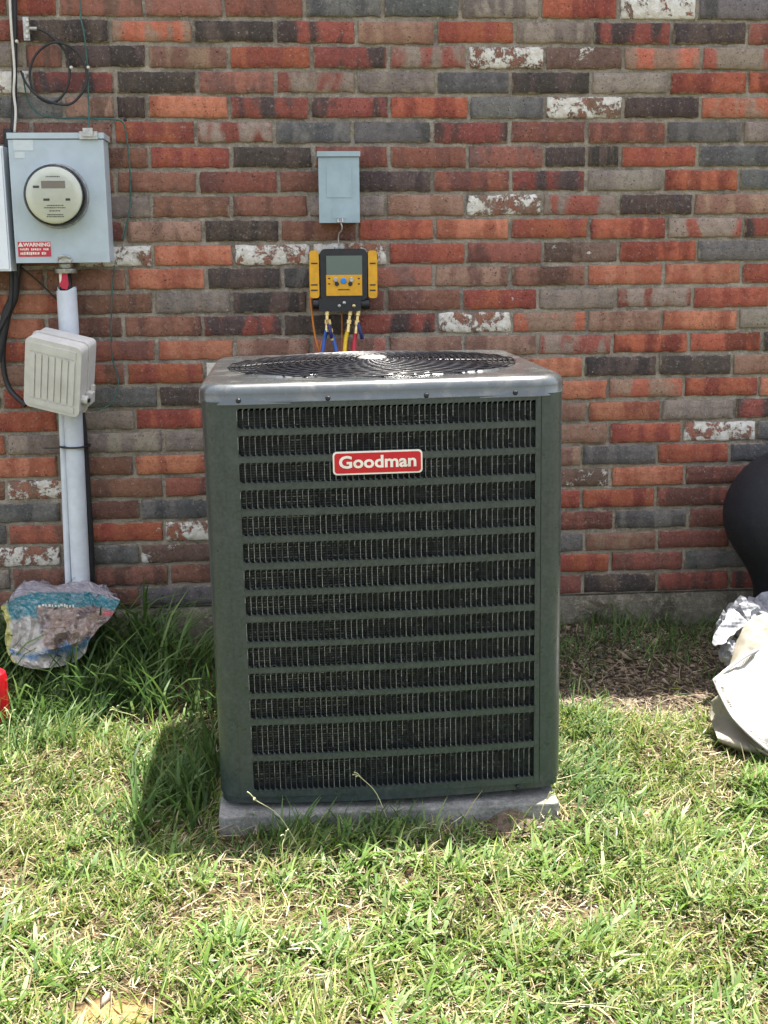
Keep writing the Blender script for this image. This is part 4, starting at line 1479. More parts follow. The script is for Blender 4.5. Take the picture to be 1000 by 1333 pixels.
lathe(bm, [(0.0257, 0), (0.0276, 0.001), (0.0276, 0.0012), (0.0276, 0.12), (0.0257, 0.121)], c_.x, c_.y, c_.z, 28)
obj('coupling', bm, M_pvc, cd, smooth='auto')
bm = bmesh.new()
tp = at(86, 350, PO)
lathe(bm, [(0.030, -0.012), (0.031, -0.010), (0.031, 0.0), (0.027, 0.003), (0.020, 0.003), (0.020, 0.014)], tp.x, tp.y, tp.z, 24)
obj('threaded_hub', bm, M_steel, cd, smooth='auto')
bm = bmesh.new()
tube(bm, [tp + Vector((0.004, 0, -0.01)), top + Vector((0.004, 0, -0.05))], 0.0105, 10, 1, smooth=False)
tube(bm, [tp + Vector((-0.012, 0, -0.01)), top + Vector((-0.012, 0, -0.05))], 0.007, 8, 1, smooth=False)
obj('service_wire', bm, M_cable, cd, smooth=True)
bm = bmesh.new()
tg = at(83, 365, PO + 0.016)
pts = [(-0.011, 0.022), (0.002, 0.027), (0.011, 0.022), (0.013, -0.01), (0.008, -0.026), (-0.005, -0.022), (-0.012, -0.014)]
prism(bm, pts, lambda u, v, d: (tg.x + u, tg.y + d + 0.1 * u, tg.z + v), -0.001, 0.001)
tago = obj('red_tape_tag', bm, M_redtag, cd, bev=0.0004)
bm = bmesh.new(); prism(bm, [(-0.011, 0.020), (-0.003, 0.022), (-0.006, 0.0), (-0.011, -0.008)], lambda u, v, d: (tg.x + u, tg.y + d + 0.1 * u, tg.z + v), -0.0022, -0.0012)
obj('tag_print', bm, M_letter, tago)

pb = at(87, 762, 0.055); pb.z = 0.05
pt_ = at(78, 470, 0.055)
bm = bmesh.new(); tube(bm, [pb, (pb + pt_) / 2, pt_], 0.0095, 12, 3)
o = obj('narrow_conduit', bm, M_pvc, origin=pb, smooth=True)
tag(o, 'narrow pale plastic conduit running up beside the wide conduit to the beige box', 'conduit')
bm = bmesh.new()
pts = [at(119, 765, 0.030), at(117, 700, 0.030), at(112, 620, 0.030), at(108, 560, 0.032), at(104, 530, 0.035)]
tube(bm, pts, 0.0115, 10, 5)
o = obj('black_riser_cable', bm, M_cable, origin=pts[0], smooth=True)
tag(o, 'thick black cable running down right of the white conduit', 'cable')
bm = bmesh.new()
zt = at(92, 584, PO + 0.03)
lathe(bm, [(0.043, 0), (0.0445, 0), (0.0445, 0.004), (0.043, 0.004)], zt.x + 0.006, D - 0.049, zt.z, 28)
tube(bm, [zt + Vector((-0.03, 0.0, 0.002)), zt + Vector((-0.075, 0.005, 0.002))], 0.0016, 5, 1, smooth=False)
o = obj('cable_tie', bm, M_black, origin=zt, smooth=True)
tag(o, 'thin black cable tie with a loose tail strapped round both conduits', 'cable tie')

# ------------------------------------------------------------------ TELEPHONE BOX (beige, tilted)
tb = root('telephone_box', at(76, 492, 0.0), 'beige ribbed plastic telephone box hanging crooked over the conduit', 'junction box')
ctr = at(68, 491.5, 0.175)
tq = -ray(68, 491.5).normalized()
rq = (AX[0] - tq * AX[0].dot(tq)).normalized()
pq = tq.cross(rq)
uq = (rq * 0.89 - pq * 0.223 + tq * 0.397).normalized()      # the box hangs askew: twisted to the left and leaning out
vq = rq * 0.063 + pq * 0.92 + tq * 0.387
vq = (vq - uq * vq.dot(uq)).normalized()
nq = uq.cross(vq)
Rm = Matrix.Identity(3)
for i in range(3): Rm[i][0], Rm[i][1], Rm[i][2] = uq[i], -nq[i], vq[i]
tb.location = ctr - nq * 0.043
tb.rotation_euler = Rm.to_euler()
bw_, bh_, bd_ = 0.160, 0.200, 0.098


def tobj(name, bm, mat, parent=None, **kw): return obj(name, bm, mat, parent or tb, shift=False, **kw)


bm = bmesh.new(); prism(bm, rrect(bw_, bh_, 0.014, 4), lambda u, v, d: (u, d, v), 0.0, 0.055)
tobj('box_back', bm, M_niu, bev=0.003)
bm = bmesh.new(); prism(bm, rrect(bw_ + 0.004, bh_ + 0.004, 0.018, 4), lambda u, v, d: (u, d, v), -0.042, -0.0008)
lid = tobj('box_lid', bm, M_niu, bev=0.007, seg=3)
bm = bmesh.new(); prism(bm, rrect(bw_ + 0.010, bh_ + 0.010, 0.018, 4), lambda u, v, d: (u, d, v), 0.002, 0.008)
tobj('rim', bm, M_niu, bev=0.002)
for k in range(7):
    u = -0.0585 + k * 0.0193
    bm = bmesh.new(); prism(bm, rrect(0.0150, 0.130, 0.003, 2), lambda a_, c, d: (u + a_, d, -0.004 + c), -0.0460, -0.041)
    tobj('rib', bm, M_niu, lid, bev=0.0012)
bm = bmesh.new(); box(bm, -0.068, 0.066, -0.0450, -0.0415, 0.066, 0.088); tobj('label_band', bm, M_niu, lid, bev=0.0015)
bm = bmesh.new(); box(bm, -0.068, 0.066, -0.0450, -0.0415, -0.091, -0.075); tobj('foot_band', bm, M_niu, lid, bev=0.0015)
bm = bmesh.new()
tube(bm, [(bw_ / 2 + 0.002, -0.020, -0.052), (bw_ / 2 + 0.018, -0.02, -0.052)], 0.012, 12, 1, smooth=False)
box(bm, bw_ / 2 + 0.003, bw_ / 2 + 0.022, -0.006, 0.012, -0.066, -0.036)
box(bm, bw_ / 2 + 0.010, bw_ / 2 + 0.018, 0.012, 0.022, -0.064, -0.020)
lt = tobj('latch', bm, M_niu, bev=0.001)
bm = bmesh.new(); lathe(bm, [(0.006, 0), (0.006, 0.003)], bw_ / 2 + 0.0185, -0.020, -0.052, 10, 'X')
tobj('latch_screw', bm, M_dark, lt)

# ------------------------------------------------------------------ DISCONNECT BOX
do = 0.075
x0_, x1_ = at(415, 245, do).x, at(468, 245, do).x
z1_, z0_ = at(441, 197, do).z, at(441, 290, do).z
db = root('disconnect_box', ((x0_ + x1_) / 2, D, z0_), 'small blue grey electrical disconnect box on the wall above the yellow gauge', 'electrical box')
bm = bmesh.new(); box(bm, x0_ + 0.002, x1_ - 0.002, D - do + 0.004, D - 0.001, z0_ + 0.001, z1_ - 0.014)
obj('box_body', bm, M_boxgrey2, db, bev=0.002)
bm = bmesh.new(); box(bm, x0_, x1_, D - do - 0.002, D - do + 0.003, z0_, z1_ - 0.016)
cv = obj('cover', bm, M_boxgrey2, db, bev=0.002)
bm = bmesh.new(); box(bm, x0_ + 0.022, x1_ - 0.022, D - do - 0.0036, D - do - 0.0018, z0_ + 0.068, z1_ - 0.038)
obj('raised_panel', bm, M_boxgrey2, cv, bev=0.0016)
bm = bmesh.new(); box(bm, x0_ + 0.036, x1_ - 0.036, D - do - 0.0032, D - do - 0.0018, z0_ + 0.012, z0_ + 0.038)
obj('stamped_plate', bm, M_boxgrey2, cv, bev=0.001)
bm = bmesh.new(); box(bm, x0_ - 0.003, x1_ + 0.003, D - do - 0.008, D - 0.001, z1_ - 0.014, z1_)
obj('hood', bm, M_boxgrey2, db, bev=0.002)
bm = bmesh.new(); lp = at(443, 289, do)
tube(bm, [(lp.x - 0.006, D - do - 0.003, lp.z + 0.010), (lp.x - 0.006, D - do - 0.012, lp.z), (lp.x + 0.006, D - do - 0.012, lp.z), (lp.x + 0.006, D - do - 0.003, lp.z + 0.010)], 0.0022, 6, 4)
obj('hasp', bm, M_steel, db, smooth=True)

# ------------------------------------------------------------------ MANIFOLD GAUGE hanging from it
go = 0.075
gc = at(447, 362, go)
mg = root('manifold_gauge', (gc.x, D - 0.05, at(447, 405, go).z), 'yellow and black digital refrigerant manifold gauge hanging on a hook with coloured hoses', 'gauge')
y1 = D - go
P2 = lambda a_, b2: at(a_, b2, go)


def gbox(name, pa, pb, ya, yb_, mat, parent=None, bev=0.003, r_=None):
    p, q = P2(*pa), P2(*pb)
    bm = bmesh.new()
    if r_:
        prism(bm, rrect(q.x - p.x, p.z - q.z, r_, 4), lambda u, v, d: ((p.x + q.x) / 2 + u, d, (p.z + q.z) / 2 + v), ya, yb_)
    else:
        box(bm, p.x, q.x, ya, yb_, q.z, p.z)
    return obj(name, bm, mat, parent or mg, bev=bev)


case = gbox('case', (416.5, 324), (478.5, 391), y1 - 0.004, y1 + 0.045, M_black, bev=0.004, r_=0.016)
gbox('screen', (424.5, 333), (471.5, 357.5), y1 - 0.0065, y1 - 0.0035, M_lcd, case, bev=0.0008)
kp = gbox('keypad', (424.5, 358), (471.5, 384.5), y1 - 0.0075, y1 - 0.0035, M_yellow, case, bev=0.001)
for (a_, b2, rr, mat) in ((447.2, 365.5, 0.0085, M_bluebtn), (437, 364, 0.007, M_steel), (457.5, 364, 0.007, M_steel), (438.5, 369.5, 0.006, M_black), (456, 369.5, 0.006, M_black)):
    p = P2(a_, b2)
    bm = bmesh.new(); lathe(bm, [(rr, 0), (rr, 0.0025), (rr * 0.8, 0.004)], p.x, y1 - 0.0074, p.z, 16, 'Y')
    obj('button', bm, mat, kp, smooth='auto')
bm = bmesh.new()
for (a_, b2) in ((428.5, 362.5), (467, 362.5), (428.5, 369.5), (467, 369.5)):
    p = P2(a_, b2); box(bm, p.x - .003, p.x + .003, y1 - 0.0079, y1 - 0.007, p.z - .0018, p.z + .0018)
u = P2(440, 376).x
while u < P2(455, 376).x:
    q = random.uniform(.0015, .003); zc = P2(447, 377).z
    box(bm, u, u + q, y1 - 0.0079, y1 - 0.007, zc - .0016, zc + .0016); u += q + .0007
obj('keypad_print', bm, M_black, kp)['kind'] = 'stuff'
for side in (0, 1):
    a_, b2 = ((402.5, 326), (416, 388)) if side == 0 else ((479, 326), (491.5, 388))
    hd = gbox('side_handle', a_, b2, y1 - 0.002, y1 + 0.05, M_yellow, bev=0.004, r_=0.008)
    for yy in (370, 377, 342):
        p, q = P2(a_[0] + 2.5, yy), P2(b2[0] - 2.5, yy + 1.6)
        bm = bmesh.new(); box(bm, p.x, q.x, y1 - 0.0032, y1 - 0.0015, q.z, p.z)
        obj('groove', bm, M_black, hd)
    p, q = P2(a_[0] - 0.8, 331), P2(b2[0] + 0.8, 338)
    bm = bmesh.new(); box(bm, p.x, q.x, y1 + 0.006, y1 + 0.036, q.z, p.z); obj('pivot', bm, M_black, hd, bev=0.003)
bl = gbox('manifold_block', (415, 388.5), (470, 404.5), y1 - 0.010, y1 + 0.035, M_black, bev=0.004)
for a_, b2, s in ((407, 416, 1), (469.5, 481.5, -1)):
    p, q = P2(a_, 396), P2(b2, 396)
    bm = bmesh.new(); lathe(bm, [(0.012, 0), (0.0155, 0.002), (0.0155, q.x - p.x - 0.002), (0.012, q.x - p.x)], p.x, y1 + 0.010, p.z, 16, 'X')
    obj('valve_knob', bm, M_black, mg, smooth='auto')
for a_, b2 in ((441.5, 398), (448, 394), (460.5, 398)):
    p = P2(a_, b2); bm = bmesh.new(); lathe(bm, [(0.0045, 0), (0.0045, 0.003), (0.003, 0.004)], p.x, y1 - 0.010, p.z, 12, 'Y')
    obj('sight_port', bm, M_brass if a_ > 455 else M_steel, bl, smooth='auto')
hk = at(441, 324, do - 0.01)
bm = bmesh.new()
tube(bm, [(lp.x, D - do - 0.010, lp.z - 0.001), (lp.x + 0.004, D - do - 0.013, lp.z - 0.012), (lp.x + 0.003, D - do - 0.008, lp.z - 0.024), (hk.x, D - do + 0.004, lp.z - 0.036), (hk.x, D - do + 0.010, hk.z - 0.010)], 0.0022, 6, 5)
obj('hook', bm, M_steel, mg, smooth=True)


def hose(path, mat, fit, label):
    pts = [at(a_, b2, o_) for a_, b2, o_ in path]
    bm = bmesh.new(); tube(bm, pts, 0.0058, 10, 6)
    h_ = obj('hose', bm, mat, mg, smooth=True)
    h_['label'] = label
    a_, b2 = at(*fit[0]), at(*fit[1])
    bm = bmesh.new()
    tube(bm, [a_, a_ + (b2 - a_) * 0.22, a_ + (b2 - a_) * 0.24, a_ + (b2 - a_) * 0.42, a_ + (b2 - a_) * 0.44, a_ + (b2 - a_) * 0.62, a_ + (b2 - a_) * 0.64, b2],
         lambda s: [0.0075, 0.0075, 0.0050, 0.0050, 0.0082, 0.0082, 0.0055, 0.0060][min(7, int(round(s * 7)))], 10, 1, smooth=False)
    obj('brass_fitting', bm, M_brass, h_, smooth='auto')
    return h_


hose([(425, 430, .07), (422, 445, .07), (419, 466, .08), (418, 500, .10), (430, 620, .09), (440, 760, .05)], M_blue, ((426, 404, .065), (425.5, 432, .07)), 'left blue charging hose')
hose([(430, 430, .072), (435, 445, .07), (439, 466, .08), (442, 520, .10), (450, 640, .09), (458, 760, .05)], M_blue, ((427.5, 416, .075), (433, 443, .07)), 'right blue charging hose')
hose([(454, 425, .068), (450, 443, .07), (448.5, 466, .08), (447, 520, .10), (452, 640, .09), (470, 760, .05)], M_yhose, ((456, 404, .065), (453, 432, .07)), 'yellow charging hose')
hose([(464, 430, .068), (461.5, 445, .07), (460.5, 466, .08), (462, 520, .10), (470, 640, .09), (490, 760, .05)], M_rhose, ((466.5, 404, .065), (463.5, 434, .07)), 'red charging hose')
bm = bmesh.new(); tube(bm, [at(466, 420, .07), at(469.5, 432, .075), at(471.5, 441, .072)], 0.0055, 10, 4)
h_ = obj('hose_end', bm, M_navy, mg, smooth=True); h_['label'] = 'short navy blue hose end'
bm = bmesh.new(); tube(bm, [at(427.5, 420, .075), at(430.5, 432, .082), at(431.5, 440, .078)], 0.005, 10, 4)
h_ = obj('hose_end', bm, M_navy, mg, smooth=True); h_['label'] = 'short navy blue hose end beside the blue hoses'
bm = bmesh.new()
tube(bm, [at(403.5, 350, .05), at(404.5, 385, .055), at(406, 405, .055), at(409, 430, .055), at(413, 448, .06), at(417.5, 458, .062), at(420.5, 442, .06), at(417, 455, .06), at(416, 475, .06)], 0.0028, 7, 5)
obj('orange_cord', bm, M_orange, mg, smooth=True)
bm = bmesh.new(); tube(bm, [at(445, 404, .05), at(445.2, 430, .045), at(444.6, 466, .045), at(444.6, 520, .045)], 0.0018, 6, 4)
obj('orange_cord', bm, M_orange, mg, smooth=True)

# ------------------------------------------------------------------ CABLES upper left
run('black_feeder_cable', [(18, -60), (19, 60), (18, 150), (17, 175), (16, 240), (24, 330), (21, 372), (7, 428), (4, 470), (12, 505), (34, 528)], 0.0075, M_cable,
    'thick black cable dropping between the white cabinet and meter box to the beige box', 'cable', [.012, .012, .014, .02, .022, .022, .02, .02, .02, .022, .05], 10, False)
run('black_slack_cable', [(9, 175), (12, 260), (14, 340), (15, 372), (13, 400), (4, 420), (-6, 440)], 0.006, M_cable,
    'second black cable curving off the left edge below the white cabinet', 'cable', .034, 8, False)
run('black_bundle_and_shade', [(11, 168), (12, 230), (15, 300), (19, 350), (18, 385), (8, 412), (-2, 470)], 0.0135, M_cable,  # bundle made thicker so its black stands in for the shadow in the gap
    'black cable bundle thickened to fill the shadowed gap left of the meter box', 'cable', [.02, .02, .02, .02, .02, .02, .02], 10, False)
run('white_wire', [(12, -60), (13, 0), (15, 40), (17.5, 70), (19, 95), (18, 120), (20.5, 145), (19, 172)], 0.0035, M_whitewire,
    'thin white wire running down the black cable above the meter box', 'wire', .028, 7, False)
run('thin_black_wire', [(24, 345), (45, 362), (62, 378), (80, 396), (92, 410)], 0.0026, M_cable,
    'thin black wire slanting from the meter box corner to behind the conduit', 'wire', .016, 6, False)
# coil of coaxial cable
bm = bmesh.new()
pts = []
ctrpts = [(44, 36), (56, 40), (70, 50), (84, 66), (90, 85), (90, 105), (82, 124), (68, 134), (52, 128), (42, 114), (39, 95), (44, 76), (56, 62), (72, 55), (90, 60), (104, 72), (112, 90), (113, 108), (104, 125), (90, 136), (70, 134), (48, 124), (34, 108), (27, 92)]
pts = [at(a_, b2, 0.018 + 0.006 * (i > 12)) for i, (a_, b2) in enumerate(ctrpts)]
tube(bm, pts, 0.0034, 8, 5)
o = obj('coiled_black_cable', bm, M_cable, origin=pts[0], smooth=True)
tag(o, 'black cable coiled in two loops on the bricks above the meter box', 'cable')
gb = root('ground_block', at(35, 38, 0.0), 'small metal cable splitter with white screws beside the cable coil', 'cable splitter')
p = at(35, 38, 0.012)
bm = bmesh.new(); box(bm, p.x - 0.008, p.x + 0.008, D - 0.02, D - 0.002, p.z - 0.03, p.z + 0.03)
obj('bracket', bm, M_steel, gb, bev=0.002)
for dy in (26, 33, 41, 48):
    q = at(35, dy, 0.025); bm = bmesh.new(); lathe(bm, [(0.0045, 0), (0.0045, 0.006), (0.003, 0.008)], q.x, D - 0.018, q.z, 10, 'Y'); obj('screw', bm, M_whitewire, gb, smooth='auto')
q = at(43, 37, 0.02); bm = bmesh.new(); lathe(bm, [(0.005, 0), (0.005, 0.02)], q.x - 0.01, D - 0.018, q.z, 10, 'X'); obj('connector', bm, M_steel, gb, smooth='auto')
run('green_ground_wire', [(103, -30), (105, 20), (109, 40), (112, 65), (114, 88), (115, 120), (116, 150), (115, 172)], 0.0024, M_greenwire,
    'green wire running straight down into the top of the meter box', 'wire', [.01, .01, .012, .012, .012, .012, .02, .05], 6, False)
run('green_looping_wire', [(30, 95), (34, 122), (42, 140), (56, 150), (80, 154), (110, 154), (140, 155), (158, 158), (164, 172), (168, 205), (170, 240), (169, 270), (164, 296), (160, 312)], 0.0022, M_greenwire,
    'thin green wire sagging across the bricks and down right of the meter box', 'wire', .010, 6, False)
run('green_lower_wire', [(149, 345), (146, 380), (145, 420), (146, 465), (152, 485), (154, 500), (148, 520), (138, 530), (122, 534)], 0.0021, M_greenwire,
    'thin green wire hanging below the meter box and curving to the beige box', 'wire', [.01, .01, .01, .01, .012, .02, .035, .04, .05], 6, False)
for (a_, b2, lab) in ((93, 88, 'small pale cable clip on the inner loop of the coiled cable'), (115, 88, 'small pale cable clip where the green wire meets the cable coil'),
                      (22, 54, 'small pale cable clip on the black cable above the meter box'), (163, 156, 'small cable clip holding the green wire right of the meter box top')):
    q = at(a_, b2, 0.02); bm = bmesh.new(); lathe(bm, [(0.0045, 0), (0.005, 0.006), (0.003, 0.012)], q.x, D - 0.016, q.z, 10, 'Y')
    o = obj('cable_clip', bm, M_whitewire if b2 < 100 else M_cable, origin=q, smooth='auto'); tag(o, lab, 'cable clip', 'cable clips on the wall')


# ------------------------------------------------------------------ crumpled things
def ridges(p, s, a_, seed):
    """sharp film creases: flat facets meeting at ridges"""
    v = Vector((0, 0, 0))
    for k, (f, ax_) in enumerate(((1, (1, .3, .6)), (1.7, (.5, .3, 1.2)), (3.1, (1.1, .4, .8)), (6.0, (1, 1, 1)))):
        q = Vector((p.x * ax_[0], p.y * ax_[1], p.z * ax_[2])) * s * f + Vector((seed + 3.1 * k, seed * .3, 0))
        h = 0.5 - abs(noise.noise(q)) * 2.2
        v += Vector((0.25 * noise.noise(q + Vector((9, 0, 0))), -h, 0.35 * h)) / f ** 0.8
    return v * a_


def crumple(p, s, a_, seed):
    if a_ < 0: return ridges(p, s, -a_, seed)
    q = p * s + Vector((seed, seed * 0.7, 0))
    v = Vector((0, 0, 0))
    for k, f in enumerate((1, 2.1, 4.3)):
        v += (noise.noise_vector(q * f)) / (f ** 0.85)
    # sharp creases
    v += Vector((0, -1, 0.3)) * (0.9 - abs(noise.noise(q * 1.6)) * 4) * 0.25
    return v * a_


def sheet(bm, grid, nu, nv, amp, scale, seed):
    """bicubic-ish patch through a grid of control points, then crumpled"""
    rows_ = [smooth_path(r_, max(1, nu // (len(r_) - 1))) for r_ in grid]
    cols_ = list(zip(*rows_))
    full = [smooth_path(c, max(1, nv // (len(c) - 1))) for c in cols_]
    V = [[bm.verts.new(p + crumple(p, scale, amp, seed)) for p in c] for c in full]
    for i in range(len(V) - 1):
        for j in range(len(V[0]) - 1): bm.faces.new((V[i][j], V[i + 1][j], V[i + 1][j + 1], V[i][j + 1]))
    return V


def fabric_mat(name, c1, c2, weave=900, rough=0.7, transl=0.25):
    mt, t, b = nodes(name)
    tc = N(t, 'ShaderNodeTexCoord').outputs['Object']
    n1 = noise_n(t, tc, 9, 5, 0.65, 0.4)
    c = mixc(t, ramp(t, n1, 0.4, 0.7), c1, c2)
    c = mixc(t, ramp(t, noise_n(t, tc, 70, 4), 0.55, 0.75, 0, 0.3), c, tuple(v * 0.6 for v in c2))
    wv = N(t, 'ShaderNodeTexWave'); wv.inputs['Scale'].default_value = weave / 6.28; wv.bands_direction = 'X'
    wv2 = N(t, 'ShaderNodeTexWave'); wv2.inputs['Scale'].default_value = weave / 6.28; wv2.bands_direction = 'Z'
    t.links.new(tc, wv.inputs['Vector']); t.links.new(tc, wv2.inputs['Vector'])
    t.links.new(c, b.inputs['Base Color'])
    b.inputs['Roughness'].default_value = rough
    b.inputs['Specular IOR Level'].default_value = 0.3
    bump(t, b, math_n(t, 'ADD', math_n(t, 'ADD', wv.outputs['Fac'], wv2.outputs['Fac']), noise_n(t, tc, 60, 4)), 0.0009, 0.7)
    tr = N(t, 'ShaderNodeBsdfTranslucent'); t.links.new(c, tr.inputs['Color'])
    mx = N(t, 'ShaderNodeMixShader'); mx.inputs[0].default_value = transl
    t.links.new(b.outputs[0], mx.inputs[1]); t.links.new(tr.outputs[0], mx.inputs[2])
    t.links.new(mx.outputs[0], t.nodes['Material Output'].inputs['Surface'])
    return mt


M_sack = fabric_mat('woven_sack', lin(206, 205, 201), lin(178, 175, 168))
M_sack_in = fabric_mat('sack_lining', lin(184, 178, 164), lin(158, 150, 132))
M_plasticw = fabric_mat('crumpled_white_plastic', lin(176, 176, 180), lin(146, 146, 152), 200, 0.6, 0.3)

# white woven sack on the right (front left corner lies in the sun)
def gy_(px, py, Y):
    """point on the upright plane y = Y seen at a photo position"""
    d = ray(px, py)
    return d * (Y / d.y) + Vector((0, 0, CZ))


sk = root('white_sack', gat(985, 960), 'big white woven sack slumped on the grass at the right edge', 'sack')
bm = bmesh.new()
g4 = [[gy_(929, 884, 2.86), gy_(950, 868, 2.88), gy_(976, 850, 2.90), gy_(1010, 836, 2.92), gy_(1060, 822, 2.94)],
      [gy_(938, 905, 2.80), gy_(962, 900, 2.80), gy_(990, 890, 2.80), gy_(1020, 880, 2.80), gy_(1070, 875, 2.82)],
      [gy_(953, 932, 2.74), gy_(972, 930, 2.72), gy_(1000, 925, 2.70), gy_(1030, 925, 2.68), gy_(1080, 920, 2.70)],
      [gy_(975, 955, 2.66), gy_(990, 960, 2.64), gy_(1012, 962, 2.60), gy_(1045, 965, 2.60), gy_(1090, 965, 2.62)],
      [gy_(1000, 976, 2.60), gy_(1010, 982, 2.58), gy_(1030, 990, 2.55), gy_(1060, 995, 2.55), gy_(1100, 995, 2.57)]]
sheet(bm, g4, 80, 80, -0.020, 5.5, 12)
o = obj('front_flap', bm, M_sack, sk, smooth=True)
md = o.modifiers.new('t', 'SOLIDIFY'); md.thickness = 0.002
flap = o
# hem with stitches
bm = bmesh.new()
hem = [g4[0][i] + Vector((0, -0.004, 0.0)) for i in range(5)]
tube(bm, hem, 0.0042, 7, 8)
tube(bm, [g4[i][0] + Vector((0, -0.003, 0)) for i in range(5)], 0.0040, 7, 8)
obj('hem', bm, M_sack, flap, smooth=True)
bm = bmesh.new()
hp = smooth_path(hem, 14)
for i in range(2, len(hp) - 1):
    p = hp[i]; tube(bm, [p + Vector((0, -0.005, -0.006)), p + Vector((0.003, -0.0055, -0.014))], 0.0011, 4, 1, smooth=False)
hp = smooth_path([g4[i][0] for i in range(5)], 12)
for i in range(2, len(hp) - 1):
    p = hp[i]; tube(bm, [p + Vector((0.008, -0.006, 0.0)), p + Vector((0.014, -0.007, 0.001))], 0.0011, 4, 1, smooth=False)
obj('stitching', bm, simple('stitch_thread', lin(120, 112, 96), 0.8, 0, 0.1, 60, 0), flap)
# lower body: fawn side lying on the ground
bm = bmesh.new()
g5 = [[gy_(926, 912, 2.90), gy_(940, 905, 2.86), gy_(958, 925, 2.80), gy_(985, 950, 2.74), gy_(1010, 975, 2.70)],
      [gy_(927, 935, 2.86), gy_(944, 935, 2.82), gy_(962, 948, 2.77), gy_(985, 965, 2.71), gy_(1012, 985, 2.66)],
      [gat(934, 960, 0.03), gat(948, 965, 0.03), gat(966, 972, 0.03), gat(985, 978, 0.02), gat(1012, 988, 0.02)],
      [gat(942, 968, 0.0), gat(952, 972, 0.0), gat(968, 977, 0.0), gat(987, 981, 0.0), gat(1014, 990, 0.0)]]
sheet(bm, g5, 60, 60, -0.014, 7, 9)
o = obj('sack_side', bm, M_sack_in, sk, smooth=True)
md = o.modifiers.new('t', 'SOLIDIFY'); md.thickness = 0.002
# mouth of the sack: fawn lining rising behind the flap
bm = bmesh.new()
g6 = [[gy_(948, 872, 2.93), gy_(956, 845, 2.97), gy_(972, 812, 3.00), gy_(990, 800, 3.02), gy_(1010, 800, 3.02)],
      [gy_(955, 872, 2.90), gy_(970, 850, 2.92), gy_(985, 828, 2.95), gy_(1000, 815, 2.97), gy_(1020, 805, 2.98)],
      [gy_(975, 866, 2.89), gy_(988, 852, 2.90), gy_(1002, 838, 2.92), gy_(1020, 828, 2.93), gy_(1040, 820, 2.94)]]
sheet(bm, g6, 60, 48, -0.014, 7, 21)
o = obj('sack_lining', bm, M_sack_in, sk, smooth=True)
md = o.modifiers.new('t', 'SOLIDIFY'); md.thickness = 0.002

# pile of crumpled white plastic behind it
def lump(bm, c, rx_, ry_, rz_, amp, sc_, seed, sub=5):
    n0 = len(bm.verts)
    r_ = bmesh.ops.create_icosphere(bm, subdivisions=sub, radius=1)
    for v in r_['verts']:
        d = v.co.copy()
        q = d * sc_ + Vector((seed, 0, 0))
        f = 1 + amp * (noise.noise(q) + 0.6 * (0.5 - abs(noise.noise(q * 2.1)) * 2.4) + 0.35 * (0.5 - abs(noise.noise(q * 4.7)) * 2.4) + 0.12 * noise.noise(q * 9))
        v.co = Vector((c[0] + d.x * rx_ * f, c[1] + d.y * ry_ * f, c[2] + d.z * rz_ * f))


pw = root('crumpled_plastic_sheet', gy_(965, 850, 3.2), 'crumpled greyish white plastic sheeting heaped in shade behind the white sack', 'plastic sheet')
for (a_, b2, Y_, rx_, rz_, sd) in ((966, 802, 3.16, 0.042, 0.050, 1), (990, 800, 3.22, 0.055, 0.052, 7), (944, 818, 3.14, 0.024, 0.045, 12), (948, 848, 3.08, 0.026, 0.034, 19), (1015, 815, 3.15, 0.06, 0.07, 25)):
    bm = bmesh.new(); p = gy_(a_, b2, Y_); lump(bm, p, rx_, rx_ * 0.9, rz_, 0.45, 1.3, sd, 3)
    obj('plastic_fold', bm, M_plasticw, pw)
bm = bmesh.new()
p0 = gy_(938, 838, 3.10)
sheet(bm, [[gy_(925, 838, 3.08), gy_(938, 812, 3.12), gy_(952, 790, 3.16)], [gy_(935, 842, 3.05), gy_(948, 822, 3.09), gy_(962, 800, 3.12)], [gy_(946, 838, 3.05), gy_(958, 824, 3.08), gy_(972, 812, 3.1)]], 20, 20, 0.008, 22, 31)
o = obj('clear_sheet_edge', bm, M_plasticw, pw, smooth=True)
md = o.modifiers.new('t', 'SOLIDIFY'); md.thickness = 0.001

# dark rounded planter at the right edge
uc = gy_(1026, 770, 3.355)
sil = [(984, 790), (983, 768), (976, 748), (964, 729), (950, 708), (943, 691), (940, 672), (943, 652), (952, 630), (968, 609), (990, 593), (1004, 586)]
prof = []
for a_, b2 in sil:
    e_ = gy_(a_, b2, 3.355)
    prof.append((gy_(1026, b2, 3.355).x - e_.x, e_.z))
sp_ = smooth_path([(r_, 0, h) for r_, h in prof], 5)
prof = [(p.x, p.z) for p in sp_]
rt, ht = prof[-1]
prof += [(rt - 0.004, ht + 0.006), (rt - 0.012, ht + 0.006), (rt - 0.014, ht - 0.02)]
bm = bmesh.new()
lathe(bm, [(0.02, 0.04)] + prof, uc.x, uc.y, 0.0, 64)
o = obj('black_planter', bm, M_urn, origin=(uc.x, uc.y, 0.045), smooth='auto')
tag(o, 'big rounded matt black plastic planter standing by the wall at the right edge', 'planter')

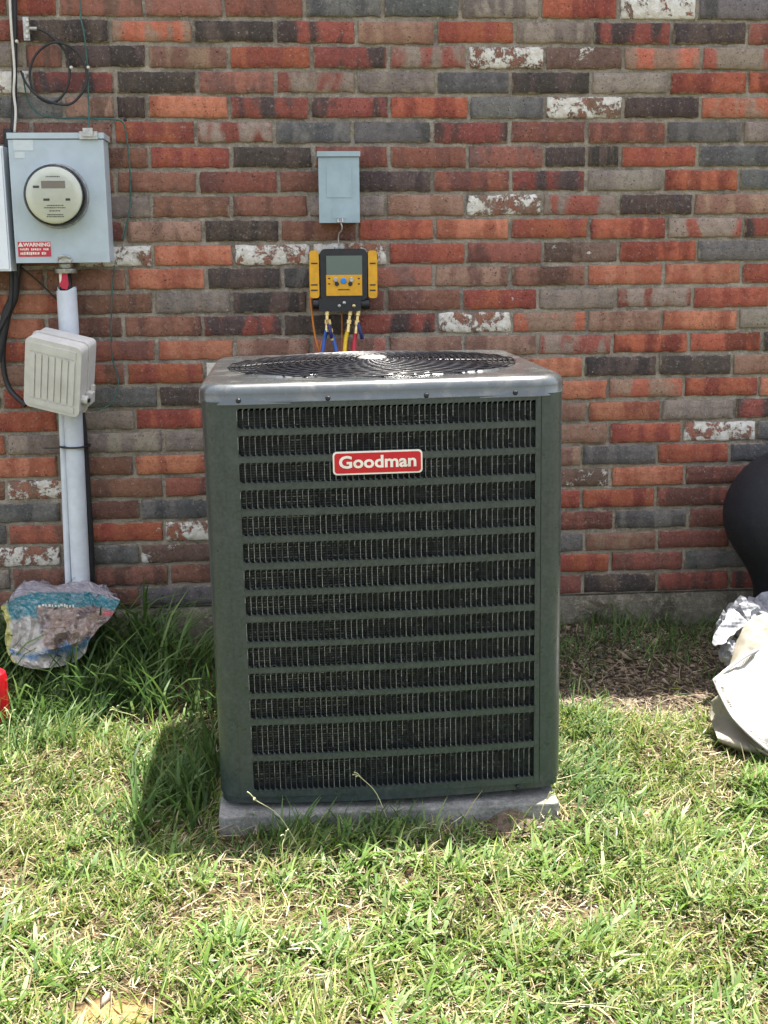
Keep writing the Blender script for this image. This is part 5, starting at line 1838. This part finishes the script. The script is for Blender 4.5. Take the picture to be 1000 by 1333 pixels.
# ------------------------------------------------------------------ soil bag by the conduit
def film_mat():
    mt, t, b = nodes('clear_film')
    tc = N(t, 'ShaderNodeTexCoord').outputs['Object']
    n1 = noise_n(t, tc, 40, 5, 0.7, 0.6)
    t.links.new(mixc(t, n1, lin(130, 124, 134), lin(186, 180, 190)), b.inputs['Base Color'])
    b.inputs['Roughness'].default_value = 0.2
    bump(t, b, n1, 0.01, 0.8)
    tr = N(t, 'ShaderNodeBsdfTransparent')
    mx = N(t, 'ShaderNodeMixShader')
    t.links.new(ramp(t, n1, 0.35, 0.6, 0.25, 0.75), mx.inputs[0])
    t.links.new(b.outputs[0], mx.inputs[1]); t.links.new(tr.outputs[0], mx.inputs[2])
    t.links.new(mx.outputs[0], t.nodes['Material Output'].inputs['Surface'])
    return mt


M_film = film_mat()


def bag_mat():
    mt, t, b = nodes('printed_bag_film')
    at_ = N(t, 'ShaderNodeAttribute', attribute_type='GEOMETRY'); at_.attribute_name = 'print'
    tc = N(t, 'ShaderNodeTexCoord').outputs['Object']
    n2 = noise_n(t, tc, 90, 5, 0.75, 0.5)
    c = mixc(t, ramp(t, n2, 0.45, 0.68, 0, 0.55), at_.outputs['Color'], (0.42, 0.38, 0.40))
    t.links.new(c, b.inputs['Base Color'])
    b.inputs['Roughness'].default_value = 0.25
    b.inputs['Coat Weight'].default_value = 0.6
    bump(t, b, noise_n(t, tc, 90, 4, 0.7, 0.5), 0.003, 0.6)
    return mt


bagr = root('soil_bag', gy_(78, 870, 3.1), 'torn plastic soil bag with teal band and crinkled clear top below the conduit', 'bag')
MB_ = bag_mat()
YB = [3.45, 3.40, 3.35, 3.31, 3.27, 3.24]
gb7 = [[(8, 784), (34, 757), (70, 762), (112, 756), (152, 778)],
       [(4, 788), (30, 772), (75, 768), (118, 770), (156, 782)],
       [(3, 795), (32, 786), (75, 784), (118, 786), (150, 792)],
       [(10, 812), (36, 812), (72, 805), (110, 802), (146, 803)],
       [(8, 838), (36, 842), (68, 836), (100, 828), (130, 820)],
       [(22, 862), (44, 870), (68, 869), (88, 864), (110, 850)]]
grid = [[gy_(a_, b2, YB[i]) for a_, b2 in row] for i, row in enumerate(gb7)]
bm = bmesh.new()
vl = bm.verts.layers.float_color.new('print')
V = sheet(bm, grid, 36, 36, -0.030, 8, 44)
me_uv = []
NU, NV = len(V), len(V[0])
CL, TEAL, TAN, BLU, YEL, WHT = lin(140, 134, 140), lin(24, 108, 118), lin(130, 110, 98), lin(60, 104, 140), lin(166, 164, 84), lin(164, 160, 152)
for i in range(NU):
    for j in range(NV):
        u, v = i / (NU - 1), j / (NV - 1)       # u: left to right, v: top to bottom
        nn_ = 0.05 * noise.noise(Vector((u * 7, v * 7, 0)))
        c = CL
        if v > 0.24 + nn_: c = TEAL
        if v > 0.45 + nn_ + 0.10 * (u < 0.35): c = WHT if (u < 0.34 + (v - .55) * .4) else TAN
        if v > 0.86 + nn_: c = BLU
        if v > 0.92 + nn_: c = WHT
        if u < 0.06 + nn_ and v > .28: c = YEL
        if c == TAN and (math.sin(v * 230 + u * 20) > 0.35 and noise.noise(Vector((u * 60, v * 14, 3))) > -0.1): c = lin(84, 70, 70)
        if u > 0.90 and 0.5 < v < .6: c = lin(170, 50, 70)
        V[i][j][vl] = (*c, 1)
bag = obj('printed_film', bm, MB_, bagr)
md = bag.modifiers.new('t', 'SOLIDIFY'); md.thickness = 0.001
# white dashes of the worn print on the teal band
bm = bmesh.new()
u = 50
while u < 96:
    if random.random() < 0.75:
        p = gy_(u, 789 + random.uniform(-1.5, 1.5), 3.33)
        box(bm, p.x, p.x + random.uniform(0.003, 0.007), p.y, p.y + 0.001, p.z - 0.003, p.z + random.uniform(0.002, 0.006))
    u += random.uniform(3, 5)
obj('worn_print', bm, M_letter, bag)['kind'] = 'stuff'
bm = bmesh.new(); p = gy_(66, 838, 3.36); lump(bm, (p.x, p.y + 0.04, p.z - 0.03), 0.06, 0.05, 0.07, 0.2, 1.6, 51)
obj('bag_filling', bm, rough_mat('bagged_soil', lin(120, 98, 88), lin(96, 80, 74), lin(150, 128, 118)), bagr, smooth=True)
for sd, (a_, b2, Y_, rx_, rz_) in enumerate(((46, 772, 3.46, 0.055, 0.035), (122, 778, 3.44, 0.055, 0.034))):
    bm = bmesh.new(); lump(bm, gy_(a_, b2, Y_), rx_, 0.035, rz_, 0.5, 1.6, 60 + sd * 5, 3)
    obj('crinkled_film', bm, M_film, bagr)

# red container at the left edge
rc = gy_(-6, 930, 3.10)
bm = bmesh.new()
lathe(bm, [(0.030, 0.0), (0.036, 0.004), (0.037, 0.02), (0.037, 0.125), (0.034, 0.140), (0.022, 0.150), (0.016, 0.154), (0.016, 0.172), (0.012, 0.174)], rc.x, rc.y, 0.0, 28)
o = obj('red_bottle', bm, M_red, origin=(rc.x, rc.y, 0), smooth='auto')
tag(o, 'glossy red plastic bottle half hidden in grass at the left edge', 'bottle')
